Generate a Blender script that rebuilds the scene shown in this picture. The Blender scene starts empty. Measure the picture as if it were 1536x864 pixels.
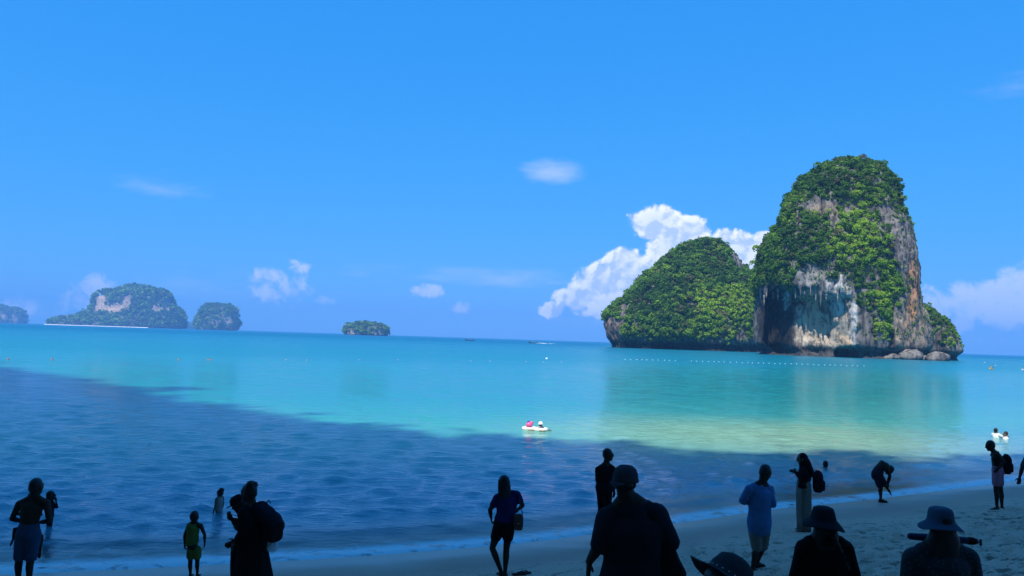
import bpy, bmesh, math, random
import numpy as np
from mathutils import Matrix, Vector, Euler

SC = bpy.context.scene
COL = SC.collection
R = math.radians

# ------------------------------------------------------------------ camera
F_PX, CAM_Z = 1150.0, 4.1
cam_data = bpy.data.cameras.new('camera')
cam = bpy.data.objects.new('camera', cam_data)
COL.objects.link(cam)
cam_data.sensor_width = 36.0
cam_data.lens = F_PX / 1536.0 * 36.0
cam_data.clip_start, cam_data.clip_end = 0.05, 30000.0
CAM_ROT = Euler((R(90 + 3.79), 0, 0)).to_matrix() @ Matrix.Rotation(R(1.85), 3, 'Z')
cam.matrix_world = Matrix.Translation((0, 0, CAM_Z)) @ CAM_ROT.to_4x4()
SC.camera = cam
CR = np.array(CAM_ROT)

# ------------------------------------------------------------------ light
SUN_EL, SUN_AZ = R(56), R(208)          # azimuth clockwise from +Y (north)
TO_SUN = np.array([math.sin(SUN_AZ) * math.cos(SUN_EL), math.cos(SUN_AZ) * math.cos(SUN_EL), math.sin(SUN_EL)])
sun_data = bpy.data.lights.new('sun', 'SUN')
sun_data.energy, sun_data.angle, sun_data.color = 5.0, R(0.75), (1.0, 0.95, 0.86)
sun = bpy.data.objects.new('sun', sun_data)
sun.rotation_euler = Vector(TO_SUN).to_track_quat('Z', 'Y').to_euler()
sun.location = (-60, -100, 220)
COL.objects.link(sun)

SC.view_settings.view_transform = 'Standard'
SC.view_settings.look = 'None'
SC.view_settings.gamma = 1.0
SC.view_settings.use_curve_mapping = False
SC.view_settings.exposure = 0.34
SC.cycles.use_denoising = True
SC.cycles.max_bounces = 6
SC.cycles.diffuse_bounces = 3
SC.cycles.glossy_bounces = 3
SC.cycles.transparent_max_bounces = 12
SC.cycles.volume_bounces = 1
SC.cycles.sample_clamp_indirect = 6.0
SC.cycles.caustics_reflective = False
SC.cycles.caustics_refractive = False


def ray(px, py):
    v = CR @ np.array([(px - 768) / F_PX, -(py - 432) / F_PX, -1.0])
    return v


def at(px, py, Y):
    """world point on the pixel's line of sight at world distance Y"""
    v = ray(px, py)
    return np.array([v[0] / v[1] * Y, Y, CAM_Z + v[2] / v[1] * Y])


def on_z(px, py, z=0.0):
    v = ray(px, py)
    t = (z - CAM_Z) / v[2]
    return np.array([v[0] * t, v[1] * t, z])


def project(P):
    q = (np.asarray(P) - np.array([0, 0, CAM_Z])) @ CR
    return 768 + q[..., 0] / -q[..., 2] * F_PX, 432 - q[..., 1] / -q[..., 2] * F_PX


# ------------------------------------------------------------------ node helpers
class NT:
    def __init__(s, tree):
        s.t = tree
        s.t.nodes.clear()

    def n(s, typ, **kw):
        nd = s.t.nodes.new(typ)
        ins = kw.pop('ins', {})
        for k, v in kw.items():
            setattr(nd, k, v)
        for k, v in ins.items():
            if hasattr(v, 'bl_idname') or isinstance(v, bpy.types.NodeSocket):
                s.t.links.new(v, nd.inputs[k])
            else:
                nd.inputs[k].default_value = v
        return nd

    def math(s, op, a, b=0.0, c=0.0, clamp=False):
        nd = s.t.nodes.new('ShaderNodeMath')
        nd.operation, nd.use_clamp = op, clamp
        for i, v in enumerate((a, b, c)):
            if isinstance(v, bpy.types.NodeSocket):
                s.t.links.new(v, nd.inputs[i])
            else:
                nd.inputs[i].default_value = v
        return nd.outputs[0]

    def smooth(s, v, a, b, to0=0.0, to1=1.0):
        nd = s.t.nodes.new('ShaderNodeMapRange')
        nd.interpolation_type = 'SMOOTHSTEP'
        s.t.links.new(v, nd.inputs['Value'])
        nd.inputs['From Min'].default_value, nd.inputs['From Max'].default_value = a, b
        nd.inputs['To Min'].default_value, nd.inputs['To Max'].default_value = to0, to1
        return nd.outputs['Result']

    def mix(s, f, a, b, blend='MIX'):
        nd = s.t.nodes.new('ShaderNodeMix')
        nd.data_type, nd.blend_type = 'RGBA', blend
        for k, v in ((0, f), (6, a), (7, b)):
            if isinstance(v, bpy.types.NodeSocket):
                s.t.links.new(v, nd.inputs[k])
            elif k == 0:
                nd.inputs[k].default_value = v
            else:
                nd.inputs[k].default_value = (*v, 1.0) if len(v) == 3 else v
        return nd.outputs[2]

    def noise(s, vec, scale, detail=4.0, rough=0.55, dist=0.0):
        nd = s.n('ShaderNodeTexNoise', ins={'Scale': scale, 'Detail': detail, 'Roughness': rough, 'Distortion': dist})
        if vec is not None:
            s.t.links.new(vec, nd.inputs['Vector'])
        return nd.outputs['Fac']

    def scalevec(s, vec, sx, sy, sz):
        nd = s.n('ShaderNodeVectorMath', operation='MULTIPLY')
        s.t.links.new(vec, nd.inputs[0])
        nd.inputs[1].default_value = (sx, sy, sz)
        return nd.outputs[0]

    def link(s, a, b):
        s.t.links.new(a, b)


def new_mat(name):
    m = bpy.data.materials.new(name)
    m.use_nodes = True
    return m, NT(m.node_tree)


# ------------------------------------------------------------------ world: Nishita sky with clouds by direction
world = bpy.data.worlds.new('World')
SC.world = world
world.use_nodes = True
w = NT(world.node_tree)
sky = w.n('ShaderNodeTexSky', sky_type='NISHITA', sun_disc=False, sun_elevation=SUN_EL, sun_rotation=SUN_AZ,
          altitude=0.0, air_density=1.0, dust_density=0.3, ozone_density=2.0)
# the phone's strong blue: every direction of the sky goes through the same tone curve
SKY_STRENGTH = 0.10
sc_ = w.n('ShaderNodeSeparateColor', ins={0: sky.outputs[0]})
skr = w.math('MULTIPLY', w.math('POWER', w.math('MULTIPLY', sc_.outputs[0], .1), 1.10), .225 / SKY_STRENGTH)
skg = w.math('MULTIPLY', w.math('POWER', w.math('MULTIPLY', sc_.outputs[1], .1), .40), .465 / SKY_STRENGTH)
skb = w.math('MULTIPLY', w.math('POWER', w.math('MULTIPLY', sc_.outputs[2], .1), .20), .90 / SKY_STRENGTH)
skyc = w.n('ShaderNodeCombineColor', ins={0: skr, 1: skg, 2: skb}).outputs[0]
tc = w.n('ShaderNodeTexCoord')
sep = w.n('ShaderNodeSeparateXYZ', ins={0: tc.outputs['Generated']})
dx, dy, dz = sep.outputs
az_raw = w.math('ARCTAN2', dx, dy)
az = w.math('WRAP', az_raw, R(36), R(-36))
el = w.math('ARCSINE', dz)


def az_el(px, py):
    v = ray(px, py)
    v = v / np.linalg.norm(v)
    return math.atan2(v[0], v[1]), math.asin(v[2])


def envelope(puffs):
    out = None
    for (px, py, rx, ry, st) in puffs:
        a0, e0 = az_el(px, py)
        u = w.math('MULTIPLY', w.math('SUBTRACT', az, a0), F_PX / rx)
        v = w.math('MULTIPLY', w.math('SUBTRACT', el, e0), F_PX / ry)
        d2 = w.math('MULTIPLY_ADD', u, u, w.math('MULTIPLY', v, v))
        e = w.math('MULTIPLY', w.math('SUBTRACT', 1.0, d2), st)
        out = e if out is None else w.math('MAXIMUM', out, e)
    return out


CUMULUS = [(985, 336, 44, 29, 1), (1012, 372, 48, 30, 1), (935, 398, 34, 27, 1), (905, 424, 52, 30, 1), (958, 425, 70, 45, 1), (935, 455, 70, 32, .9), (1035, 350, 30, 30, .9), (868, 446, 40, 24, .95),
           (829, 464, 24, 13, .7), (880, 462, 34, 14, .6), (1108, 376, 52, 30, .85), (1146, 358, 18, 14, .9), (1124, 402, 28, 24, .9)]
FAINT = [(1408, 458, 34, 26, 1), (1462, 440, 44, 18, 1), (1494, 428, 26, 11, 1), (1512, 458, 60, 34, 1.3), (1545, 430, 40, 32, 1.3),
         (1476, 478, 24, 14, .7), (1440, 480, 80, 22, .5), (140, 430, 28, 18, .75), (118, 448, 26, 16, .5), (405, 416, 30, 14, .8), (446, 400, 18, 11, .9), (424, 432, 40, 22, .6),
         (490, 452, 14, 8, .7), (646, 438, 28, 10, .8), (690, 462, 16, 8, .6), (32, 462, 30, 12, .4)]
WISP = [(832, 258, 60, 24, 1), (246, 283, 80, 18, .6), (740, 416, 150, 18, .8), (1520, 128, 50, 16, .4), (570, 410, 70, 18, .35), (900, 480, 140, 22, .4), (330, 430, 160, 30, .3)]
dirv = tc.outputs['Generated']
up = w.n('ShaderNodeVectorMath', operation='ADD', ins={0: dirv, 1: (-0.0035, 0.0, 0.0075)}).outputs[0]
nz = w.noise(dirv, 34.0, 8.0, 0.60, 0.2)
nl = w.noise(dirv, 34.0, 4.0, 0.55, 0.2)
nl_up = w.noise(up, 34.0, 4.0, 0.55, 0.2)
nbig = w.noise(dirv, 11.0, 3.0, 0.5)
nf = w.noise(dirv, 52.0, 7.0, 0.62, 0.4)


def density(env, n, k, lo, hi):
    v = w.math('ADD', env, w.math('MULTIPLY', w.math('SUBTRACT', n, 0.52), k))
    return w.smooth(v, lo, hi)


env_c = envelope(CUMULUS)
env_f = envelope(FAINT)
env_w = envelope(WISP)
d_c = density(env_c, nz, 2.5, -.14, 0.30)
d_f = w.math('MULTIPLY', density(env_f, nf, 4.2, -.3, .9), 0.78)
wv = w.n('ShaderNodeMapping', ins={'Vector': dirv, 'Scale': (9, 9, 34), 'Rotation': (0, R(9), 0)}).outputs[0]
d_w = w.math('MULTIPLY', density(env_w, w.noise(wv, 2.0, 5.0, 0.6), 1.5, 0.0, 1.5), 0.55)
lit = w.smooth(w.math('SUBTRACT', nl, nl_up), -0.10, 0.09)
lit = w.math('MULTIPLY', lit, w.smooth(w.math('ADD', env_c, w.math('MULTIPLY', nbig, 0.4)), 1.35, 0.35, 0.55, 1.0))
CLOUD_LIT, CLOUD_SHADE, CLOUD_FAR = (0.93, 0.96, 1.02), (0.44, 0.58, 0.86), (0.56, 0.65, 0.90)
cl = w.mix(lit, CLOUD_SHADE, CLOUD_LIT)
cl = w.mix(1.0, cl, (1 / SKY_STRENGTH,) * 3, 'MULTIPLY')
clf = tuple(c / SKY_STRENGTH for c in CLOUD_FAR)
c1 = w.mix(d_w, skyc, clf)
c2 = w.mix(d_f, c1, clf)
c3 = w.mix(d_c, c2, cl)
bg = w.n('ShaderNodeBackground', ins={'Color': c3, 'Strength': SKY_STRENGTH})
wo = w.n('ShaderNodeOutputWorld', ins={'Surface': bg.outputs[0]})


# ------------------------------------------------------------------ mesh helpers
def make_obj(name, me, mat=None, parent=None, loc=None):
    o = bpy.data.objects.new(name, me)
    COL.objects.link(o)
    if mat is not None and me is not None and not me.materials:
        me.materials.append(mat)
    if parent is not None:
        o.parent = parent
    if loc is not None:
        o.location = loc
    return o


def mesh_np(name, V, Fq, smooth=True, Ft=None):
    """mesh from numpy verts (n,3) and quads (m,4) and / or triangles (k,3)"""
    me = bpy.data.meshes.new(name)
    V = np.ascontiguousarray(V, dtype=np.float32)
    me.vertices.add(len(V))
    me.vertices.foreach_set('co', V.ravel())
    loops, starts, pos = [], [], 0
    for Fa in (Fq, Ft):
        if Fa is None or len(Fa) == 0:
            continue
        Fa = np.asarray(Fa, dtype=np.int32)
        k = Fa.shape[1]
        loops.append(Fa.ravel())
        starts.append(pos + np.arange(len(Fa), dtype=np.int32) * k)
        pos += Fa.size
    loops = np.concatenate(loops)
    starts = np.concatenate(starts).astype(np.int32)
    me.loops.add(len(loops))
    me.loops.foreach_set('vertex_index', loops)
    me.polygons.add(len(starts))
    me.polygons.foreach_set('loop_start', starts)
    me.update(calc_edges=True)
    if smooth:
        me.polygons.foreach_set('use_smooth', np.ones(len(starts), dtype=bool))
    me.validate()
    return me


def grid_faces(nr, nc, wrap=False):
    r = np.arange(nr - 1)[:, None]
    c = np.arange(nc if wrap else nc - 1)[None, :]
    c2 = (c + 1) % nc
    return np.stack([r * nc + c, r * nc + c2, (r + 1) * nc + c2, (r + 1) * nc + c], -1).reshape(-1, 4)


def add_attr(me, name, vals, typ='FLOAT'):
    a = me.attributes.new(name, typ, 'POINT')
    vals = np.ascontiguousarray(vals, dtype=np.float32)
    if typ == 'FLOAT':
        a.data.foreach_set('value', vals.ravel())
    elif typ == 'FLOAT_COLOR':
        if vals.shape[1] == 3:
            vals = np.concatenate([vals, np.ones((len(vals), 1), np.float32)], 1)
        a.data.foreach_set('color', np.ascontiguousarray(vals, dtype=np.float32).ravel())


def tag(o, label=None, cat=None, group=None, kind=None):
    if label:
        o['label'] = label
    if cat:
        o['category'] = cat
    if group:
        o['group'] = group
    if kind:
        o['kind'] = kind
    return o


# ------------------------------------------------------------------ numpy gradient noise
_rng = np.random.default_rng(7)
_PERM = np.concatenate([_rng.permutation(256)] * 3)
_G = _rng.normal(size=(256, 3))
_G /= np.linalg.norm(_G, axis=1, keepdims=True)


def gnoise(P):
    P = np.asarray(P, dtype=np.float64)
    i = np.floor(P).astype(np.int64)
    f = P - i
    i &= 255
    u = f * f * f * (f * (f * 6 - 15) + 10)
    res = 0
    for a in (0, 1):
        for b in (0, 1):
            for c in (0, 1):
                h = _PERM[_PERM[_PERM[i[..., 0] + a] + i[..., 1] + b] + i[..., 2] + c]
                g = _G[h]
                d = f - np.array([a, b, c])
                wgt = (u[..., 0] if a else 1 - u[..., 0]) * (u[..., 1] if b else 1 - u[..., 1]) * (u[..., 2] if c else 1 - u[..., 2])
                res = res + wgt * (g * d).sum(-1)
    return res * 1.5


def fbm(P, octv=4, gain=0.5, lac=2.03):
    P = np.asarray(P, dtype=np.float64)
    s, a, t = 0, 1.0, 0
    for k in range(octv):
        s = s + a * gnoise(P + k * 17.3)
        t += a
        a *= gain
        P = P * lac
    return s / t


def sstep(x, a, b):
    t = np.clip((np.asarray(x) - a) / (b - a), 0, 1)
    return t * t * (3 - 2 * t)


def axis_coords(fine0, fine1, step, far0, far1, growth):
    c = list(np.arange(fine0, fine1 + step * .5, step))
    s = step
    while c[-1] < far1:
        s *= growth
        c.append(c[-1] + s)
    s = step
    lo = [c[0]]
    while lo[-1] > far0:
        s *= growth
        lo.append(lo[-1] - s)
    return np.array(lo[:0:-1] + c)


# ------------------------------------------------------------------ beach profile
SHORE_X = np.array([-400, -60, -25, -8.6, -5.6, -2.2, 1.8, 5.7, 9.5, 14, 17.4, 24, 40, 90, 400.])
SHORE_Y = np.array([-60, -2, 9.2, 12.9, 13.7, 14.8, 16.7, 19.4, 21.4, 24, 26, 29.5, 37, 58, 180.])
_xs = np.arange(-400, 400, 0.25)
_ys = np.interp(_xs, SHORE_X, SHORE_Y)
_k = np.exp(-np.linspace(-2, 2, 25) ** 2)
_ys = np.convolve(np.pad(_ys, 12, mode='edge'), _k / _k.sum(), 'valid')
S_PTS = np.array([-12000, -500, -150, -60, -20, -8, -3, 0, 2, 4, 6, 8, 9.6, 10.8, 12.1, 15.4, 18, 30, 12000.])
Z_PTS = np.array([-14, -13, -7.5, -4.2, -2.2, -1.15, -.5, 0, .13, .29, .47, .86, 1.29, 1.50, 1.74, 2.50, 2.9, 3.6, 3.6])


def shore_s(X, Y):
    """signed distance landward of the mean waterline"""
    return (np.interp(X, _xs, _ys) - Y) * 0.9


def ground_z(X, Y):
    return np.interp(shore_s(X, Y), S_PTS, Z_PTS)
# ------------------------------------------------------------------ beach sand (one sheet, sea bed included)
def build_ground():
    xs = axis_coords(-12, 24, 0.09, -9000, 9000, 1.18)
    ys = axis_coords(2.0, 26, 0.08, -400, 9000, 1.16)
    X, Y = np.meshgrid(xs, ys)
    s = shore_s(X, Y)
    Z = ground_z(X, Y)
    near = (X > -14) & (X < 26) & (Y > 0) & (Y < 28)
    dry = sstep(s, 2.6, 5.2) * near
    P = np.stack([X, Y, np.zeros_like(X)], -1)
    # gentle lumps everywhere on the beach, trampled hollows on the dry part
    Z += near * sstep(s, 0.2, 2) * 0.018 * fbm(P * 0.7, 3)
    tr = fbm(P * np.array([1.5, 2.1, 1]), 4, 0.6)
    Z += dry * 0.065 * tr
    Z += dry * 0.085 * np.minimum(fbm(P * np.array([3.2, 4.2, 1]) + 9, 3, 0.65), 0.10) * 2
    # footprints: little oval dents with a raised rim
    rng = np.random.default_rng(3)
    n = 2600
    fx = rng.uniform(-11, 23, n)
    fy = rng.uniform(2, 25, n)
    fs = shore_s(fx, fy)
    keep = (fs > 2.4) & (rng.random(n) < sstep(fs, 2.2, 5.0) * .95 + .02)
    for x0, y0 in zip(fx[keep], fy[keep]):
        a = rng.normal(0.5, 0.7)
        L, W, D = rng.uniform(.15, .26), rng.uniform(.08, .13), rng.uniform(.04, .09)
        i0, i1 = np.searchsorted(xs, [x0 - .45, x0 + .45])
        j0, j1 = np.searchsorted(ys, [y0 - .45, y0 + .45])
        u = (X[j0:j1, i0:i1] - x0)
        v = (Y[j0:j1, i0:i1] - y0)
        p, q = u * math.cos(a) + v * math.sin(a), -u * math.sin(a) + v * math.cos(a)
        d2 = (p / L) ** 2 + (q / W) ** 2
        Z[j0:j1, i0:i1] += -D * np.exp(-d2 * 1.3) + D * .45 * np.exp(-(np.sqrt(d2) - 1.5) ** 2 * 4)
    V = np.stack([X, Y, Z], -1).reshape(-1, 3)
    me = mesh_np('beach', V, grid_faces(len(ys), len(xs)))
    add_attr(me, 'shore', s.reshape(-1))
    m, t = new_mat('beach_sand')
    geo = t.n('ShaderNodeNewGeometry').outputs['Position']
    sh = t.n('ShaderNodeAttribute', attribute_name='shore').outputs['Fac']
    wob = t.noise(t.scalevec(geo, .35, .8, 1), 1.0, 3.0)
    sw = t.math('ADD', sh, t.math('MULTIPLY', t.math('SUBTRACT', wob, .5), 1.6))
    wet = t.smooth(sw, 3.1, 1.6)
    n1 = t.noise(geo, 3.0, 6.0, .6)
    n2 = t.noise(geo, 140.0, 3.0, .7)
    n3 = t.noise(geo, 0.6, 3.0, .5)
    dryc = t.mix(n1, (.86, .42, .27), (.94, .55, .38))
    dryc = t.mix(t.smooth(n2, .3, .75), dryc, (.68, .34, .23), 'MIX')
    dryc = t.mix(t.smooth(n3, .45, .7), dryc, (.88, .45, .30))
    dent_shade = t.noise(t.scalevec(geo, 1, 1.5, 1), 3.6, 5.0, .62, .4)
    dryc = t.mix(t.math('MULTIPLY', t.smooth(dent_shade, .55, .61), .8), dryc, (.22, .135, .09))  # dark flecks: shade of trampled dents painted into the dry sand colour
    # scattered leaf litter and shell grit
    v = t.n('ShaderNodeTexVoronoi', voronoi_dimensions='2D', ins={'Vector': t.scalevec(geo, 1, 1.3, 1), 'Scale': 6.5, 'Randomness': 1.0})
    grit = t.math('MULTIPLY', t.smooth(v.outputs['Distance'], .10, .07), t.smooth(t.noise(geo, .9, 2.0), .46, .58))
    wetc = t.mix(n3, (.60, .27, .18), (.68, .33, .23))
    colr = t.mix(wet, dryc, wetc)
    colr = t.mix(t.math('MULTIPLY', grit, t.smooth(sw, 1.4, 2.6)), colr, (.05, .035, .03))
    wetfilm = t.smooth(sw, 1.9, 0.5)
    rough = t.math('MULTIPLY_ADD', wetfilm, -.62, .92)
    b1 = t.n('ShaderNodeBump', ins={'Strength': .5, 'Distance': .09, 'Height': t.noise(geo, 7.0, 6.0, .7)})
    b1s = t.math('MULTIPLY_ADD', wet, -.92, .95)
    t.link(b1s, b1.inputs['Strength'])
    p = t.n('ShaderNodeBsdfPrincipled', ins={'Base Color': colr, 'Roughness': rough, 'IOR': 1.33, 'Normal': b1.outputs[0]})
    t.n('ShaderNodeOutputMaterial', ins={'Surface': p.outputs[0]})
    o = make_obj('beach', me, m)
    tag(o, 'pale trampled sand beach in cliff shade, wet and smooth along the waterline', 'beach', kind='structure')


build_ground()


# ------------------------------------------------------------------ sea
def build_sea():
    ys = [8.0]
    while ys[-1] < 9000:
        ys.append(ys[-1] + max(0.08, 0.009 * ys[-1]) * (1 if ys[-1] < 150 else 5))
    ys = np.array(ys)
    xp = [0.0]
    while xp[-1] < 9000:
        xp.append(xp[-1] + max(0.14, 0.014 * xp[-1]) * (1 if xp[-1] < 120 else 5))
    xs = np.array([-v for v in xp[:0:-1]] + xp)
    X, Y = np.meshgrid(xs, ys)
    s = shore_s(X, Y)
    depth = -ground_z(X, Y)
    cell = np.maximum(.6 * np.maximum(0.14, 0.014 * np.abs(X) * np.where(np.abs(X) < 120, 1, 5)), np.maximum(0.08, 0.009 * Y * np.where(Y < 150, 1, 5)))
    rng = np.random.default_rng(11)
    Z = np.zeros_like(X)
    warp = 0.6 * fbm(np.stack([X * .08, Y * .08, X * 0], -1), 2)
    gust = 0.75 + 0.6 * fbm(np.stack([X * .03, Y * .05, X * 0 + 5], -1), 2)
    for k in range(48):
        lam = 0.30 * (1.5 / 0.30) ** (k / 47) * rng.uniform(.9, 1.1)
        th = R(90) + R(27) + rng.normal(0, R(42))          # travel direction roughly across the shore
        kx, ky = math.cos(th) * 2 * math.pi / lam, math.sin(th) * 2 * math.pi / lam
        amp = 0.0068 * lam ** 0.35
        ph = rng.uniform(0, 6.28)
        fade = sstep(lam / cell, 2.2, 4.5)
        phase = kx * X + ky * Y + ph + warp * min(3.0, 1.5 / lam)
        Z += amp * fade * np.sin(phase)
    Z *= gust
    Z = Z + 1.4 * Z * np.abs(Z) / 0.05 * .25                          # peakier crests
    Z *= sstep(depth, 0.02, 0.75) * 0.92 + .08 * sstep(depth, -.05, .05)
    # a low breaking wavelet and swash lips that follow the shore
    w1 = 0.5 + 0.5 * fbm(np.stack([X * .22, Y * .05, X * 0 + 3], -1), 3)
    off = 0.5 * fbm(np.stack([X * .25, X * 0, X * 0 + 8], -1), 3)
    Z += 0.05 * w1 * np.exp(-((s + 1.6 + off) / .30) ** 2) + 0.07 * w1 * np.exp(-((s + 3.4 + off * 1.6) / .5) ** 2)
    Z += 0.028 * np.exp(-((s - .12 + off * .7) / .22) ** 2)
    keep = s < 1.6
    idx = -np.ones(X.size, dtype=np.int64)
    V = np.stack([X, Y, Z], -1).reshape(-1, 3)
    Fq = grid_faces(len(ys), len(xs))
    kf = keep.reshape(-1)[Fq].any(1)
    Fq = Fq[kf]
    used = np.unique(Fq)
    idx[used] = np.arange(len(used))
    me = mesh_np('sea', V[used], idx[Fq])
    add_attr(me, 'shore', s.reshape(-1)[used])
    m, t = new_mat('sea_water')
    geo = t.n('ShaderNodeNewGeometry').outputs['Position']
    sh = t.n('ShaderNodeAttribute', attribute_name='shore').outputs['Fac']
    off_ = t.math('MULTIPLY', sh, -1.0)
    patch = t.noise(t.scalevec(geo, .012, .03, 1), 1.0, 3.0)
    dd = t.math('MULTIPLY', off_, t.math('MULTIPLY_ADD', patch, .9, .55))
    ramp = t.n('ShaderNodeValToRGB')
    t.link(t.math('POWER', t.math('DIVIDE', dd, 700.0, clamp=True), .333), ramp.inputs[0])
    cr = ramp.color_ramp
    stops = [(0.0, (.28, .28, .24)), (.13, (.08, .20, .26)), (.20, (.04, .235, .30)), (.27, (.06, .34, .255)), (.36, (.012, .27, .245)), (.55, (.006, .19, .245)), (1.0, (.005, .125, .24))]  # near-shore stops bluer and darker, painting in the cliff's shade
    for i, (p_, c_) in enumerate(stops):
        e = cr.elements[i] if i < 2 else cr.elements.new(p_)
        e.position, e.color = p_, (*c_, 1)
    # a pale yellow-green patch mixed into the water colour off the beach's right end
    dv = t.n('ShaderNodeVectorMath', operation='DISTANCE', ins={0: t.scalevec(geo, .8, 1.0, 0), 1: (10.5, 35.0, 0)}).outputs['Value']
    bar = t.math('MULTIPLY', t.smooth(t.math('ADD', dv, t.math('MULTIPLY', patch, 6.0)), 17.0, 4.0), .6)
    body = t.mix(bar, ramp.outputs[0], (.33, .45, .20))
    # ripples too fine for the mesh
    g2 = t.scalevec(geo, .75, 1.5, 1)
    rip = t.math('ADD', t.noise(g2, 4.2, 4.0, .6, .3), t.math('MULTIPLY', t.noise(t.scalevec(geo, .7, 1.5, 1), 1.0, 4.0, .55), 1.3))
    bump = t.n('ShaderNodeBump', ins={'Strength': .55, 'Distance': .085, 'Height': rip})
    calm = t.smooth(off_, .2, 4.0, .12, .62)
    t.link(calm, bump.inputs['Strength'])
    # offshore chop: slopes taken straight from vector noise
    chop = t.n('ShaderNodeTexNoise', ins={'Vector': t.scalevec(geo, .55, 1.2, 1), 'Scale': 1.0, 'Detail': 3.0}).outputs['Color']
    cv = t.n('ShaderNodeVectorMath', operation='SUBTRACT', ins={0: chop, 1: (.5, .5, .5)}).outputs[0]
    cv = t.scalevec(cv, .8, 1.0, 0)
    cs = t.n('ShaderNodeVectorMath', operation='SCALE', ins={0: cv, 'Scale': t.smooth(off_, 8, 90, 0.12, .85)}).outputs[0]
    nrm = t.n('ShaderNodeVectorMath', operation='ADD', ins={0: bump.outputs[0], 1: cs}).outputs[0]
    nrm = t.n('ShaderNodeVectorMath', operation='NORMALIZE', ins={0: nrm}).outputs[0]
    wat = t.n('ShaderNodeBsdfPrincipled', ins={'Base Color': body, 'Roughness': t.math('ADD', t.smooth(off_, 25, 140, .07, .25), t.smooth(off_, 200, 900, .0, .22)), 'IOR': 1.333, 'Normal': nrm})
    t.link(t.smooth(off_, 20, 60, .5, .2), wat.inputs['Specular IOR Level'])
    # foam: the swash lip and lacy remains of the last wave
    fn = t.noise(t.scalevec(geo, 1, 1.5, 1), 2.2, 6.0, .65, .6)
    big = t.noise(t.scalevec(geo, .25, .25, 1), 1.0, 3.0, .5)
    sw = t.math('ADD', sh, t.math('MULTIPLY', t.math('SUBTRACT', fn, .5), .35))
    lip = t.math('MULTIPLY', t.smooth(sw, -.75, -.15), t.smooth(fn, .26, .50))
    vor = t.n('ShaderNodeTexVoronoi', feature='DISTANCE_TO_EDGE', ins={'Vector': t.n('ShaderNodeVectorMath', operation='ADD', ins={0: geo, 1: t.n('ShaderNodeTexNoise', ins={'Vector': geo, 'Scale': 1.4, 'Detail': 3.0}).outputs['Color']}).outputs[0], 'Scale': 2.4})
    lace = t.math('MULTIPLY', t.smooth(vor.outputs['Distance'], .09, .0), t.math('MULTIPLY', t.smooth(sh, -4.8, -1.2), t.smooth(big, .44, .62)))
    crest = t.math('MULTIPLY', t.smooth(t.math('ABSOLUTE', t.math('ADD', sw, t.math('MULTIPLY_ADD', big, 2.0, .8))), .5, .1), t.smooth(t.math('MULTIPLY', fn, big), .27, .36))
    foam = t.math('MAXIMUM', t.math('MULTIPLY', lip, .9), t.math('MAXIMUM', t.math('MULTIPLY', lace, .4), t.math('MULTIPLY', crest, .5)), clamp=True)
    fb = t.n('ShaderNodeBsdfPrincipled', ins={'Base Color': (.74, .76, .76, 1), 'Roughness': .8})
    mx = t.n('ShaderNodeMixShader', ins={0: foam, 1: wat.outputs[0], 2: fb.outputs[0]})
    # the thin film at the edge lets the wet sand through
    thin = t.n('ShaderNodeBsdfTransparent')
    gl = t.n('ShaderNodeBsdfGlossy', ins={'Roughness': .08, 'Normal': bump.outputs[0]})
    fr = t.n('ShaderNodeFresnel', ins={'IOR': 1.333, 'Normal': bump.outputs[0]})
    film = t.n('ShaderNodeMixShader', ins={0: fr.outputs[0], 1: thin.outputs[0], 2: gl.outputs[0]})
    opq = t.math('MAXIMUM', foam, t.smooth(off_, .1, 3.0), clamp=True)
    fin = t.n('ShaderNodeMixShader', ins={0: opq, 1: film.outputs[0], 2: mx.outputs[0]})
    t.n('ShaderNodeOutputMaterial', ins={'Surface': fin.outputs[0]})
    o = make_obj('sea', me, m)
    tag(o, 'turquoise rippled sea, dark blue where the cliff shades it', 'sea', kind='structure')


build_sea()


# ------------------------------------------------------------------ the cliff behind the beach that throws the shade
def rock_material(name, grey=(.24, .235, .225), use_attr=True, scale=1.0):
    m, t = new_mat(name)
    geo = t.n('ShaderNodeNewGeometry').outputs['Position']
    streak = t.noise(t.scalevec(geo, .35 * scale, .35 * scale, .045 * scale), 1.0, 6.0, .65, .4)
    fine = t.noise(t.scalevec(geo, 1, 1, .6), .42 * scale, 6.0, .6)
    dark = tuple(c * .28 for c in grey)
    pale = tuple(min(1, c * 1.75) for c in grey)
    if use_attr:
        base = t.n('ShaderNodeAttribute', attribute_name='tone').outputs['Color']
        lo = t.mix(1.0, base, (.30, .31, .33), 'MULTIPLY')
        hi = t.mix(1.0, base, (1.55, 1.5, 1.45), 'MULTIPLY')
    else:
        base, lo, hi = grey, dark, pale
    c = t.mix(t.smooth(streak, .36, .52), lo, base)
    c = t.mix(t.smooth(streak, .56, .72), c, hi)
    c = t.mix(t.smooth(fine, .50, .34), c, lo)
    b = t.n('ShaderNodeBump', ins={'Strength': .9, 'Distance': 1.3 / scale, 'Height': t.math('ADD', fine, streak)})
    p = t.n('ShaderNodeBsdfPrincipled', ins={'Base Color': c, 'Roughness': .9, 'Normal': b.outputs[0]})
    p.inputs['Specular IOR Level'].default_value = .2
    t.n('ShaderNodeOutputMaterial', ins={'Surface': p.outputs[0]})
    return m


SHADE_EDGE_PX = [(-60, 540), (0, 555), (150, 580), (400, 624), (600, 654), (780, 667), (1000, 677), (1250, 692), (1400, 702), (1536, 704), (1700, 708)]


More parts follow.
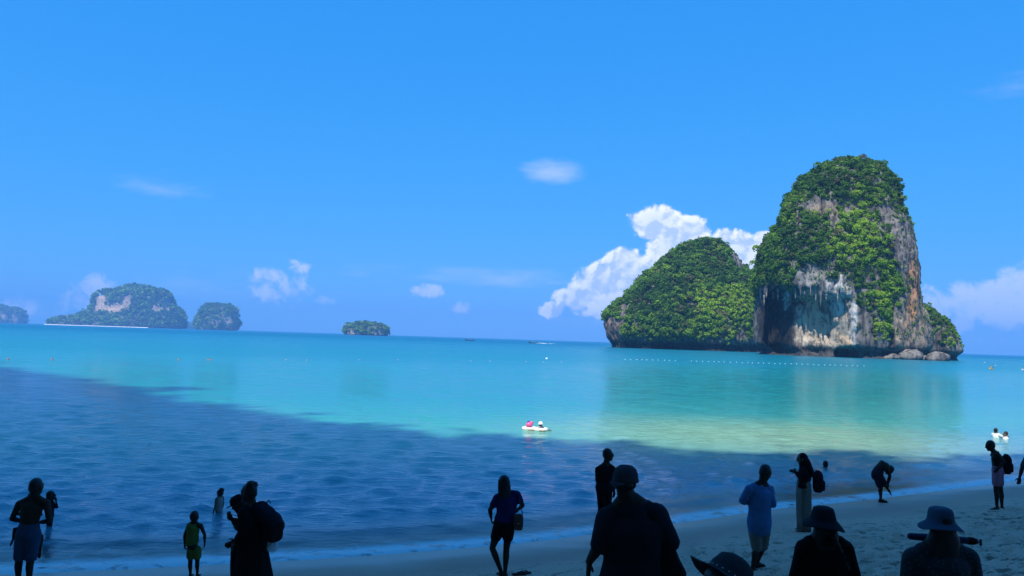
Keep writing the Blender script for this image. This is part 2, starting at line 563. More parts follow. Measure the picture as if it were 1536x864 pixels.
def build_cliff():
    ytop = -12.0
    tops = []
    for px, py in SHADE_EDGE_PX:
        P = on_z(px, py, 0)
        k = (ytop - P[1]) / TO_SUN[1]
        tops.append((P[0] + k * TO_SUN[0], k * TO_SUN[2]))
    tops.sort()
    x0, x1 = tops[0][0], tops[-1][0]
    tx = np.array([x0 - 60, x0 - 45, x0 - 25] + [a for a, _ in tops] + [x1 + 8, x1 + 17, x1 + 24])
    tz = np.array([-1, 70, tops[0][1] + 6] + [b for _, b in tops] + [tops[-1][1] - 8, 30, -1])
    us = np.arange(x0 - 60, x1 + 24, .9)
    top = np.interp(us, tx, tz)
    top = top + 2.6 * fbm(np.stack([us * .10, us * 0, us * 0], -1), 5, .55) - 7.5
    # profile: sandy cave mouth, a jutting brow at 20-30 m, wall, rounded top, back
    v = np.linspace(0, 1, 110)
    zz = v[:, None] * top[None, :]
    yy = np.full_like(zz, ytop)
    yy += 3.5 * np.exp(-((zz - 30) / 9.0) ** 2) - 5.0 * np.exp(-(zz / 12.0) ** 2)
    P = np.stack([np.broadcast_to(us, zz.shape), zz, np.zeros_like(zz)], -1)
    yy += (3.2 * fbm(P * np.array([.06, .035, 1]), 4) + 1.2 * fbm(P * np.array([.3, .06, 1]) + 4, 3)) * (1 - v[:, None] ** 6)
    V = np.stack([np.broadcast_to(us, zz.shape), yy, zz + 1.0 * (v[:, None] < .001) * 0], -1)
    back = np.stack([us, np.full_like(us, -46.0), top * .96], -1)[None]
    foot = np.stack([us, np.full_like(us, -60.0), np.zeros_like(us) - .5], -1)[None]
    V = np.concatenate([V, back, foot], 0)
    V[0, :, 2] = -1.0
    me = mesh_np('cliff_rock', V.reshape(-1, 3), grid_faces(V.shape[0], V.shape[1]))
    o = make_obj('cliff', me, rock_material('cliff_limestone', (.34, .32, .29), False))
    tag(o, 'tall dark limestone cliff with a jutting brow behind the beach', 'cliff', kind='structure')
    rim = np.stack([us, np.full_like(us, ytop + .5), top], -1)  # unseen leaf fringe added to break up the cliff's shade edge
    rr = np.random.default_rng(4)
    rim = np.repeat(rim, 7, 0) + rr.normal(0, 1, (len(rim) * 7, 3)) * np.array([1.0, 2.5, 1.3])
    cnt, lv = len(rim), 26
    d = rr.normal(size=(cnt, lv, 3)) * (rr.uniform(.5, 1.6, (cnt, 1, 1)))
    c = rim[:, None] + d
    t1, t2 = rr.normal(size=c.shape) * .45, rr.normal(size=c.shape) * .45
    q = np.stack([c - t1, c + t2, c + t1, c - t2], 2).reshape(-1, 3)
    me = mesh_np('shade_edge_scrub', q, np.arange(len(q)).reshape(-1, 4), smooth=False)
    add_attr(me, 'leaf', np.tile(np.array([.05, .11, .02]), (len(q), 1)), 'FLOAT_COLOR')
    tag(make_obj('shade_edge_scrub', me, LEAF, o), kind='stuff')



# ------------------------------------------------------------------ islands
def leaf_material(name):
    m, t = new_mat(name)
    c = t.n('ShaderNodeAttribute', attribute_name='leaf').outputs['Color']
    d = t.n('ShaderNodeBsdfPrincipled', ins={'Base Color': c, 'Roughness': .62})
    d.inputs['Specular IOR Level'].default_value = .12
    tr = t.n('ShaderNodeBsdfTranslucent', ins={'Color': t.mix(1.0, c, (1.1, 1.25, .5), 'MULTIPLY')})
    mx = t.n('ShaderNodeMixShader', ins={0: .28, 1: d.outputs[0], 2: tr.outputs[0]})
    t.n('ShaderNodeOutputMaterial', ins={'Surface': mx.outputs[0]})
    return m


LEAF = leaf_material('jungle_leaves')
build_cliff()
ROCK = rock_material('karst_limestone')


def ring_rock(outline_l, outline_r, Yc, depth_k, na, nz, zmin=-1.5, noise_amp=2.6, power=2.3, seed=0.0, lean=None, flute=1.0, fs=1.0):
    """closed rock body whose cross-sections span the given left / right edges (pixel outlines read at distance Yc)"""
    L = np.array([at(x, y, Yc) for x, y in outline_l])
    Rr = np.array([at(x, y, Yc) for x, y in outline_r])
    L, Rr = L[np.argsort(L[:, 2])], Rr[np.argsort(Rr[:, 2])]
    ztop = max(L[-1, 2], Rr[-1, 2])
    tt = np.linspace(0, 1, nz)
    zs = zmin + (ztop - zmin) * (1 - (1 - tt) ** 1.35)
    xl = np.interp(zs, L[:, 2], L[:, 0])
    xr = np.interp(zs, Rr[:, 2], Rr[:, 0])
    top_x = 0.5 * (L[-1, 0] + Rr[-1, 0])
    closing = sstep((zs - zmin) / (ztop - zmin), 0.985, 1.0)
    xl = xl * (1 - closing) + top_x * closing
    xr = xr * (1 - closing) + top_x * closing
    hw, xc = (xr - xl) / 2, (xr + xl) / 2
    wmax = hw.max()
    hd = depth_k * wmax * (hw / wmax) ** .8
    a = np.linspace(0, 2 * math.pi, na, endpoint=False)
    ca, sa = np.cos(a), np.sin(a)
    e = 2 / power
    cx, sy = np.sign(ca) * np.abs(ca) ** e, np.sign(sa) * np.abs(sa) ** e
    Xg = xc[:, None] + hw[:, None] * cx[None]
    Yg = Yc + hd[:, None] * sy[None]
    Zg = np.broadcast_to(zs[:, None], Xg.shape)
    V = np.stack([Xg, Yg, Zg], -1)
    N = np.stack([np.broadcast_to(ca[None], Xg.shape) / np.maximum(hw[:, None], .5), np.broadcast_to(sa[None], Xg.shape) / np.maximum(hd[:, None], .5), np.zeros_like(Xg)], -1)
    N /= np.linalg.norm(N, axis=-1, keepdims=True) + 1e-9
    Q = V / fs + seed
    disp = noise_amp * (1.1 * fbm(Q * .055, 4) + flute * .75 * fbm(Q * np.array([.24, .24, .03]), 4) + .5 * fbm(Q * np.array([.5, .5, .22]), 3))
    disp *= (sstep(hw, 0, .25 * wmax)[:, None])
    V = V + N * disp[..., None]
    V[..., 2] += noise_amp * .35 * fbm(Q * .12 + 31, 3) * sstep(zs, 3 * fs, 12 * fs)[:, None]
    return V, N


def vert_normals(V):
    du = np.roll(V, -1, 1) - np.roll(V, 1, 1)
    dv = np.gradient(V, axis=0)
    n = np.cross(du, dv)
    return n / (np.linalg.norm(n, axis=-1, keepdims=True) + 1e-9)


def scatter_bushes(V, mask, count, rmin, rmax, leaves, leaf, seed, tint=None, lift=.25, stretch=.8):
    """leafy clumps spread over a grid surface; returns verts, quads, colours"""
    rng = np.random.default_rng(seed)
    n = vert_normals(V)
    a = np.linalg.norm(np.cross(np.roll(V, -1, 1) - V, np.gradient(V, axis=0)), axis=-1)
    wgt = (a * mask).ravel()
    wgt = wgt / wgt.sum()
    pick = rng.choice(V.shape[0] * V.shape[1], count, p=wgt)
    P, Nn, M = V.reshape(-1, 3)[pick], n.reshape(-1, 3)[pick], mask.ravel()[pick]
    P = P + rng.normal(0, .4 * rmin, P.shape)
    r = rmin + (rmax - rmin) * rng.random(count) ** 2.0 * (.4 + .6 * np.clip(M, 0, 1))
    C = P + Nn * (r * lift)[:, None] + np.array([0, 0, 1]) * (r * .25)[:, None]
    # leaf directions over the outer, upper part of each clump
    d = rng.normal(size=(count, leaves, 3)) + Nn[:, None] * .7 + np.array([0, 0, .6])
    d /= np.linalg.norm(d, axis=-1, keepdims=True)
    lump = 1 + .28 * np.sin(d[..., 0] * 4.3 + r[:, None] * 9) * np.sin(d[..., 1] * 5.1 + r[:, None] * 7) * np.cos(d[..., 2] * 4 + r[:, None] * 3)
    rad = r[:, None] * lump * (.55 + .45 * rng.random((count, leaves)) ** .5)
    Pl = C[:, None] + d * rad[..., None] * np.array([1, 1, stretch])
    nl = d + rng.normal(0, .55, d.shape)
    nl /= np.linalg.norm(nl, axis=-1, keepdims=True)
    t1 = np.cross(nl, rng.normal(size=nl.shape))
    t1 /= np.linalg.norm(t1, axis=-1, keepdims=True)
    t2 = np.cross(nl, t1)
    sz = leaf * (.6 + .8 * rng.random((count, leaves, 1))) * (.7 + .3 * (r / rmax))[:, None, None]
    q = np.stack([Pl - t1 * sz * .62, Pl + t2 * sz * .5 - nl * sz * .12, Pl + t1 * sz * .62, Pl - t2 * sz * .5 - nl * sz * .12], 2)
    VV = q.reshape(-1, 3)
    FF = np.arange(len(VV)).reshape(-1, 4)
    # species colour of each clump
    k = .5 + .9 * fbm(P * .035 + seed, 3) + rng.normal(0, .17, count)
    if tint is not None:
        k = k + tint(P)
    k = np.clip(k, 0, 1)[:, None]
    dk, md, br = np.array([.028, .078, .013]), np.array([.085, .19, .020]), np.array([.23, .37, .024])
    col = np.where(k < .5, dk + (md - dk) * k * 2, md + (br - md) * (k - .5) * 2)
    gr = rng.random(count)[:, None]
    col = np.where(gr < .07, np.array([.12, .115, .045]) * (.6 + .6 * k), col)
    col = np.repeat(np.repeat(col[:, None], leaves, 1) * (.75 + .5 * rng.random((count, leaves, 1))), 4, axis=1).reshape(-1, 3)
    return VV, FF, col


def finish_rock(name, parent, V, tone):
    na = V.shape[1]
    me = mesh_np(name, V.reshape(-1, 3), grid_faces(V.shape[0], na, True))
    add_attr(me, 'tone', tone.reshape(-1, 3), 'FLOAT_COLOR')
    return make_obj(name, me, ROCK, parent)


def finish_leaves(name, parent, chunks):
    VV, FF, CC, off = [], [], [], 0
    for v, f, c in chunks:
        VV.append(v)
        FF.append(f + off)
        CC.append(c)
        off += len(v)
    me = mesh_np(name, np.concatenate(VV), np.concatenate(FF), smooth=False)
    add_attr(me, 'leaf', np.concatenate(CC), 'FLOAT_COLOR')
    return tag(make_obj(name, me, LEAF, parent), kind='stuff')


def blob_px(px, py, lst):
    """soft mask from ellipses given where they are seen: (x, y, rx, ry, strength)"""
    out = np.zeros_like(px)
    for x, y, rx, ry, st in lst:
        d = np.sqrt(((px - x) / rx) ** 2 + ((py - y) / ry) ** 2)
        out = np.maximum(out, st * sstep(d, 1.15, .75))
    return out


def empty(name, loc):
    o = bpy.data.objects.new(name, None)
    COL.objects.link(o)
    o.location = loc
    o.empty_display_size = .3
    return o


def local(V, org):
    return V - np.array(org)


GREY, PALE, OCHRE, ORANGE, DARK = map(np.array, [(.175, .158, .142), (.46, .425, .37), (.42, .30, .19), (.46, .21, .09), (.055, .055, .058)])


def tone_map(px, py, V, areas, sea_band):
    base = np.broadcast_to(GREY, V.shape).copy()
    v = .5 + .5 * fbm(V * np.array([.12, .12, .05]), 3)[..., None]
    base = base * (.7 + .6 * v)
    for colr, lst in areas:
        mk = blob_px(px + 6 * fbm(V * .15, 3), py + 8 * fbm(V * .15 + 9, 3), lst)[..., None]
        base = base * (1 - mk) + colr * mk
    band = sstep(V[..., 2] + 1.5 * fbm(V * .3, 2), sea_band, sea_band * .45)[..., None]  # waterline algae band, deepened with painted undercut shade
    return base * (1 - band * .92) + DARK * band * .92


def build_big_island():
    Yc = 428.0
    ol = [(1270, 243), (1257, 246), (1243, 251), (1225, 258), (1212, 268), (1201, 280), (1194, 291), (1185, 305), (1180, 318), (1175, 339), (1168, 350), (1159, 358), (1151, 371), (1147, 383), (1144, 400), (1143, 432), (1143, 470), (1140, 500), (1138, 540)]
    orr = [(1270, 243), (1286, 247), (1300, 253.5), (1313, 262), (1320, 270), (1329, 281), (1336, 292), (1336, 302), (1339, 318), (1341, 328), (1350, 336), (1353, 347), (1355, 362), (1358, 388), (1360, 404), (1362, 430), (1364, 450), (1367, 466), (1375, 500), (1378, 540)]
    org = at(1262, 537, Yc)
    org[2] = 0
    root = empty('karst_island', org)
    tag(root, 'tall dome shaped limestone rock island with jungle top and pale cave wall above the sea', 'island', 'limestone rock islands')
    V, N = ring_rock(ol, orr, Yc, .92, 430, 190, noise_amp=2.6, power=2.5, seed=3.1)
    front = sstep(N[..., 1], -.05, -.45)
    px, py = project(V)
    # undercut at sea level
    z = V[..., 2]
    notch = 8.5 * np.exp(-((z - 2.0) / 2.9) ** 2) * (.7 + .5 * fbm(V * np.array([.08, .08, .01]), 2))
    # the great hollow under the brow on its left, a smaller grotto low on its right
    jx = px + 9 * fbm(V * .12 + 5, 3)
    jy = py + 9 * fbm(V * np.array([.12, .12, .03]) + 8, 3) + 9 * fbm(V * np.array([.6, .6, .02]) + 18, 3)
    hollow = 17.0 * front * sstep(jx, 1128, 1160) * sstep(jx - (py - 440) * .26, 1284, 1240) * sstep(jy, 440, 452) * (1 - .5 * sstep(py, 500, 545))
    deepl = 16.0 * front * sstep(jx, 1208, 1186) * sstep(jx, 1130, 1146) * sstep(jy, 424, 440)
    nook = 7.0 * front * blob_px(jx, jy, [(1216, 442, 21, 13, 1)]) * .5
    grotto = 9.0 * front * blob_px(px, py, [(1285, 534, 17, 14, 1)])
    crack = 4.0 * front * blob_px(jx, jy, [(1258, 456, 7, 12, 1), (1337, 470, 4, 60, .6), (1310, 480, 3, 45, .5)])
    ridge = -3.5 * front * blob_px(jx - (py - 440) * .20, py, [(1264, 475, 7, 60, 1)])
    V = V - N * (notch)[..., None]
    V[..., 1] += hollow + deepl + nook + grotto + crack + ridge
    px2, py2 = project(V)
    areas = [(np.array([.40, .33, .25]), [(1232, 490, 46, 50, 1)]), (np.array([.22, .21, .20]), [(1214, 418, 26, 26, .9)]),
             (GREY * .16, [(1164, 482, 31, 58, 1)]),  # shade of the left recess put into the rock colour
             (np.array([.52, .50, .47]), [(1258, 440, 22, 32, .8), (1279, 490, 7, 45, .8), (1179, 450, 5, 12, .9)]),
             (OCHRE * 1.25, [(1213, 445, 15, 10, .95), (1267, 512, 12, 14, .9)]),
             (ORANGE, [(1370, 430, 8, 44, .7), (1367, 468, 8, 16, .85), (1360, 486, 6, 8, .75)]),
             (OCHRE, [(1358, 500, 20, 30, .5), (1385, 500, 6, 40, .6), (1240, 315, 26, 12, .35)]),
             (GREY * 1.1, [(1345, 350, 22, 40, .7)])]
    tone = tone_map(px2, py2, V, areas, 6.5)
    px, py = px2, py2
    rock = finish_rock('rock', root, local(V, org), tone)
    # jungle
    bare = blob_px(px, py, [(1215, 487, 64, 62, 1), (1163, 480, 34, 62, 1), (1214, 424, 30, 28, .95), (1262, 450, 24, 40, .8), (1372, 460, 22, 90, .9), (1372, 365, 12, 40, .8),
                            (1350, 355, 18, 26, .5), (1225, 308, 32, 10, .6), (1197, 330, 10, 22, .7), (1252, 330, 10, 14, .4), (1340, 318, 16, 14, .35), (1355, 500, 26, 44, .75), (1300, 440, 14, 26, .45), (1293, 500, 24, 40, .8), (1250, 385, 14, 8, .5)])
    bare = np.maximum(bare, .7 * sstep(px, 1344, 1358) * sstep(py, 318, 334))
    full = blob_px(px, py, [(1275, 270, 80, 30, .5), (1185, 360, 40, 60, .5), (1165, 405, 28, 34, .9), (1285, 365, 60, 34, .5), (1322, 495, 16, 50, .8), (1305, 450, 22, 16, .8), (1345, 425, 30, 14, .7), (1312, 425, 24, 12, .6), (1250, 410, 18, 10, .6)])
    nse = fbm(V * .075 + 2, 4)
    mask = np.clip(.72 + 1.2 * nse + full - 1.45 * bare, 0, 1) * sstep(z, 8, 13)
    mask *= .25 + .75 * sstep(N[..., 1], .7, .2)
    mask[z > 0.94 * z.max()] = np.maximum(mask[z > 0.94 * z.max()], .9)

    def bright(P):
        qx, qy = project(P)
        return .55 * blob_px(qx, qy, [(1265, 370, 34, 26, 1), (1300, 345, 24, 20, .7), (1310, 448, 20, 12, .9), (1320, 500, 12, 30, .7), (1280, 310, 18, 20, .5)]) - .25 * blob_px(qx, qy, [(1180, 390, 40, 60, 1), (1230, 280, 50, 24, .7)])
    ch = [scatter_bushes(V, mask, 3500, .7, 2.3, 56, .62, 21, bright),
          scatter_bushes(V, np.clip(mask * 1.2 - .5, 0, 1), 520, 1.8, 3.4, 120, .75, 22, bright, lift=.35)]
    # a thin scruff of scrub on the barer rock
    ch.append(scatter_bushes(V, np.clip(.5 + 1.2 * nse - .9 * blob_px(px, py, [(1215, 487, 62, 60, 1), (1163, 480, 34, 62, 1)]), 0, 1) * sstep(z, 9, 14), 2300, .35, 1.0, 20, .5, 23))
    finish_leaves('foliage', root, [(local(v, org), f, c) for v, f, c in ch])
    # stalactites under the brow
    rng = np.random.default_rng(5)
    ns = 9
    base = []
    for i in range(7):
        tt = i / 6
        r = (1 - tt) ** .8 * (.9 + .25 * math.sin(i * 2.1))
        base.append([[r * math.cos(a) * (1 + .2 * math.sin(3 * a + i)), r * math.sin(a), -tt * 6] for a in np.linspace(0, 2 * math.pi, ns, endpoint=False)])
    sm = mesh_np('stalactite', np.array(base).reshape(-1, 3), grid_faces(7, ns, True))
    sm.materials.append(rock_material('stalactite_limestone', (.25, .235, .215), False))
    flat = V.reshape(-1, 3)
    fpx, fpy = project(flat)
    vis = flat[:, 1] < Yc - 4
    spots = [(1166, 436), (1172, 440), (1179, 446), (1186, 441), (1193, 434), (1200, 430), (1207, 436), (1215, 432), (1223, 436), (1231, 440), (1238, 446), (1244, 452), (1250, 446), (1256, 440), (1262, 448), (1268, 452), (1158, 440), (1150, 436), (1145, 446), (1228, 458), (1242, 462), (1247, 458)]
    for sx, sy in spots:
        k = np.argmin(np.where(vis, (fpx - sx) ** 2 + (fpy - sy - 0) ** 2 + .05 * (flat[:, 1] - 385) ** 2, 1e9))
        o = make_obj('stalactite', sm, None, root, tuple(flat[k] - org + np.array([0, -.6, 1.0])))
        s = rng.uniform(.6, 1.2)
        o.scale = (s * .8, s * .8, s * rng.uniform(.6, 1.35))
        o.rotation_euler = (0, 0, rng.uniform(0, 6))
    # fallen boulders at the right foot
    for i, (bx, by, br) in enumerate([(1365, 534, 5.0), (1407, 538, 4.2), (1340, 533, 2.6), (1350, 536, 2.0), (1384, 538, 2.4), (1394, 539, 1.6), (1330, 536, 1.6)]):
        p = on_z(bx, 539, 0)
        p[1] = 392 if i != 1 else 388
        q = at(bx, by, p[1])
        th = np.linspace(0, math.pi, 14)[:, None]
        ph = np.linspace(0, 2 * math.pi, 22, endpoint=False)[None]
        B = np.stack([np.sin(th) * np.cos(ph), np.sin(th) * np.sin(ph), np.broadcast_to(np.cos(th), (14, 22))], -1)[::-1]
        B = B * np.array([br * 1.35, br, br * .75]) * (1 + .28 * fbm(B * 1.6 + i * 5, 3))[..., None]
        me = mesh_np('boulder', B.reshape(-1, 3), grid_faces(14, 22, True))
        add_attr(me, 'tone', np.broadcast_to(GREY * 1.25, (14 * 22, 3)), 'FLOAT_COLOR')
        make_obj('boulder', me, ROCK, root, (q[0] - org[0], p[1] - org[1], br * .35))


def build_side_rock():
    Yc = 432.0
    ol = [(1388, 458), (1378, 462), (1370, 470), (1368, 500), (1368, 541)]
    orr = [(1388, 458), (1396, 468), (1404, 476), (1415, 482), (1422, 494), (1427, 504), (1432, 516), (1434, 524), (1435, 531), (1432, 541)]
    org = at(1402, 540, Yc)
    org[2] = 0
    root = empty('rock_shoulder', org)
    tag(root, 'low grey rock shoulder with bushy top against the foot of the tall dome island', 'island', 'limestone rock islands')
    V, N = ring_rock(ol, orr, Yc, 1.1, 220, 110, noise_amp=1.7, power=2.3, seed=9.4)
    z = V[..., 2]
    px, py = project(V)
    V = V - N * (3.2 * np.exp(-((z - 1.8) / 2.2) ** 2))[..., None]
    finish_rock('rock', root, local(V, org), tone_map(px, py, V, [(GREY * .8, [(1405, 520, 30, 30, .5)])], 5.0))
    edge = blob_px(px, py, [(1412, 482, 18, 12, 1), (1424, 505, 10, 16, 1), (1390, 462, 12, 8, 1)])
    mask = np.clip(.12 + .9 * fbm(V * .11 + 7, 3) + edge + .8 * sstep(z, 16, 24), 0, 1) * sstep(z, 6, 9)
    ch = [scatter_bushes(V, mask, 520, .6, 1.9, 60, .6, 31)]
    finish_leaves('foliage', root, [(local(v, org), f, c) for v, f, c in ch])


def build_hump_island():
    Yc = 600.0
    ol = [(1058, 363), (1047, 364), (1034, 368), (1022, 374), (1007, 386), (996, 394), (980, 408), (963, 421), (947, 437), (936, 448), (922, 461), (911, 474), (907, 485), (909, 497), (913, 510), (915, 514), (917, 522)]
    orr = [(1058, 363), (1071, 365), (1082, 368), (1090, 373), (1098, 380), (1105, 387), (1112, 399), (1118, 412), (1127, 422), (1138, 438), (1152, 458), (1164, 480), (1170, 525)]
    org = at(1035, 523, Yc)
    org[2] = 0
    root = empty('jungle_island', org)
    tag(root, 'lower rounded island wholly covered in green jungle beside the tall dome rock', 'island', 'limestone rock islands')
    V, N = ring_rock(ol, orr, Yc, .62, 400, 160, noise_amp=3.4, power=2.1, seed=5.7, flute=.6, fs=1.4)
    z = V[..., 2]
    px, py = project(V)
    front = sstep(N[..., 1], .1, -.3)
    notch = 6.5 * np.exp(-((z - 2.0) / 3.4) ** 2) * (.6 + .8 * sstep(np.abs(px - 1020), 45, 25) + .5 * fbm(V * .05, 2))
    V = V - N * (notch * (.35 + .65 * sstep(N[..., 0], -.9, -.2)))[..., None]
    areas = [(OCHRE * .8, [(922, 500, 20, 22, .6), (978, 516, 16, 6, .8), (1080, 508, 30, 14, .5)]), (np.array([.40, .26, .22]), [(914, 496, 10, 18, .6)]), (PALE * .9, [(1110, 512, 30, 8, .5)])]
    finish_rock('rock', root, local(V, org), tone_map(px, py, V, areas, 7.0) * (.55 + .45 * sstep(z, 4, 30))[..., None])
    bare = blob_px(px, py, [(1108, 382, 16, 22, .6), (1088, 372, 14, 8, .5), (918, 498, 18, 24, .95), (980, 518, 28, 8, .8), (1085, 512, 30, 13, .55), (1125, 505, 18, 24, .6), (936, 462, 6, 30, .5)])
    mask = np.clip(1.0 + .9 * fbm(V * .06, 3) - 1.25 * bare, 0, 1) * sstep(z, 6, 11) * (.2 + .8 * sstep(N[..., 1], .6, .1))

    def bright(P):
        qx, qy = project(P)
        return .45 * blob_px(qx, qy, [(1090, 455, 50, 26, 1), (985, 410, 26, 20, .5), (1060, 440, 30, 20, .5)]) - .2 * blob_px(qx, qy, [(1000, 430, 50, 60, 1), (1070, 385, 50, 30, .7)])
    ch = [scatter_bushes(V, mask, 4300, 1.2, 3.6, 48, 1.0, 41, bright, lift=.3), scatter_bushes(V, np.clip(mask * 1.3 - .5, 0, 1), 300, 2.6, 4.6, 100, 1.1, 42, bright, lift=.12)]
    finish_leaves('foliage', root, [(local(v, org), f, c) for v, f, c in ch])


build_big_island()
build_side_rock()
build_hump_island()


def far_island(name, label, Yc, ol, orr, depth_k, amp, fs, bare, nb, rr, leaf, seed, leaves=15, hill=None):
    pts = np.array(ol + orr)
    org = at(pts[:, 0].mean(), pts[:, 1].max(), Yc)
    org[2] = 0
    root = empty(name, org)
    tag(root, label, 'island', 'limestone rock islands')
    V, N = ring_rock(ol, orr, Yc, depth_k, 150, 64, zmin=-2, noise_amp=amp, power=2.2, seed=seed, fs=fs)
    px, py = project(V)
    finish_rock('rock', root, local(V, org), tone_map(px, py, V, [(OCHRE * 1.5, bare)], 4.0))
    mask = np.clip(.95 + .8 * fbm(V / fs * .08 + seed, 3) - 1.5 * blob_px(px + 2 * fbm(V / fs * .2, 3), py + 2 * fbm(V / fs * .2 + 5, 3), bare), 0, 1) * sstep(V[..., 2], 2, 7)
    ch = [scatter_bushes(V, mask, nb, rr[0], rr[1], leaves, leaf, int(seed * 10), lift=.2)]
    if hill is not None:
        pass
    finish_leaves('foliage', root, [(local(v, org), f, c) for v, f, c in ch])
    return root, org


# the long island with cliffs and a white beach
r1, org1 = far_island('cliff_island', 'broad hazy far island with ochre cliffs, flat jungle top and white beach strip', 4000,
                      [(205, 431), (190, 432), (178, 436), (168, 441), (160, 438), (148, 439), (143, 446), (142, 458), (141, 463), (136, 468), (126, 474), (112, 477), (90, 480), (78, 484), (76, 486.5)],
                      [(205, 431), (218, 433), (232, 436), (246, 439), (253, 444), (257, 454), (262, 462), (270, 468), (273, 476), (275, 486), (275, 491)],
                      .5, 14, 7.0, [(152, 452, 7, 10, .9), (172, 462, 16, 8, 1), (188, 455, 9, 8, .7), (150, 462, 8, 5, .9), (236, 462, 8, 10, .55), (250, 458, 6, 12, .5), (215, 464, 6, 4, .5)], 2600, (7, 17), 8.5, 6.1)


def build_spit():
    a, b = on_z(66, 488.6, 0), on_z(222, 492.6, 0)
    Y = 3760.0
    xa, xb = at(66, 488, Y)[0], at(222, 492, Y)[0]
    u = np.linspace(0, 1, 60)
    wd = 26 * np.sin(np.pi * u) ** .5
    rows = []
    for k, zz in ((-1, -.6), (-.45, 1.9), (.3, 2.8), (1, -.6)):
        rows.append(np.stack([xa + (xb - xa) * u, Y + k * wd + 40 * u * (1 - u), np.full_like(u, zz)], -1))
    V = np.array(rows) - org1
    me = mesh_np('beach_strip', V.reshape(-1, 3), grid_faces(4, 60))
    m, t = new_mat('coral_sand')
    g = t.n('ShaderNodeNewGeometry').outputs['Position']
    p = t.n('ShaderNodeBsdfPrincipled', ins={'Base Color': t.mix(t.noise(g, .05, 3.0), (.72, .68, .6), (.82, .79, .72)), 'Roughness': .9})
    t.n('ShaderNodeOutputMaterial', ins={'Surface': p.outputs[0]})
    make_obj('beach_strip', me, m, r1)


build_spit()
far_island('stack_island', 'squat hazy far islet with a pale cliff scar beside the broad cliff island', 4000,
           [(322, 458), (312, 459), (305, 464), (302, 470), (298, 476), (295, 486), (296, 492)],
           [(322, 458), (338, 458), (348, 461), (353, 467), (355, 476), (356, 486), (353, 495)],
           .8, 9, 6.0, [(341, 482, 8, 10, .9), (353, 478, 4, 8, .6), (322, 482, 5, 6, .5)], 900, (7, 15), 6.5, 7.3)
far_island('tufted_islet', 'tiny dark green tree covered islet alone on the horizon', 2500,
           [(548, 485), (538, 486), (528, 488), (520, 490), (516, 494), (517, 500)],
           [(548, 485), (560, 486), (570, 489), (577, 491), (581, 495), (581, 503)],
           .7, 3, 2.4, [(530, 499, 10, 3, .7), (570, 500, 8, 3, .7)], 420, (4, 8.5), 3.2, 8.2, leaves=44)
far_island('edge_island', 'hazy far island with small pale cliffs beyond the bathing buoys, farther than the broad island', 5600,
           [(-4, 461), (-22, 462), (-34, 468), (-40, 478), (-40, 486)],
           [(-4, 461), (14, 463), (26, 465), (32, 469), (35, 476), (36, 486)],
           .6, 12, 7.0, [(20, 476, 6, 6, .7), (4, 474, 5, 6, .5)], 600, (9, 20), 9.0, 9.6)
far_island('distant_islet', 'faint low islet on the horizon in the gap between two hazy islands', 7000,
           [(285, 486), (280, 487), (277, 489.5), (276, 492)], [(285, 486), (290, 487), (293, 489.5), (294, 492.5)],
           .7, 6, 5.0, [], 160, (9, 18), 9.0, 10.7)
# ------------------------------------------------------------------ people
def plain(name, col, rough=.8, bump=0.0, bscale=60.0, vary=.15, spec=.3):
    m, t = new_mat(name)
    g = t.n('ShaderNodeTexCoord').outputs['Object']
    n = t.noise(g, 7.0, 4.0, .6)
    c = t.mix(n, tuple(x * (1 - vary) for x in col), tuple(min(1, x * (1 + vary)) for x in col))
    p = t.n('ShaderNodeBsdfPrincipled', ins={'Base Color': c, 'Roughness': rough})
    p.inputs['Specular IOR Level'].default_value = spec
    if bump:
        b = t.n('ShaderNodeBump', ins={'Strength': bump, 'Distance': .004, 'Height': t.noise(g, bscale, 3.0)})
        t.link(b.outputs[0], p.inputs['Normal'])
    t.n('ShaderNodeOutputMaterial', ins={'Surface': p.outputs[0]})
    return m


SKIN_D = plain('skin_deep', (.040, .022, .015), .7, spec=.15)
SKIN_M = plain('skin_brown', (.15, .085, .055), .55)
SKIN_L = plain('skin_light', (.40, .25, .18), .55)
HAIR = plain('hair_black', (.010, .008, .008), .45, .6, 140)
EYE = plain('eye_dark', (.05, .04, .04), .2)
FAB = {}


def fab(r, g, b, rough=.85):
    k = (r, g, b, rough)
    if k not in FAB:
        FAB[k] = plain('fabric', (r, g, b), rough, .5, 220, .22, .05)
    return FAB[k]


BLACK, NAVY = fab(.008, .008, .009), fab(.012, .014, .022)


def unit(v):
    v = np.asarray(v, float)
    return v / (np.linalg.norm(v) + 1e-9)


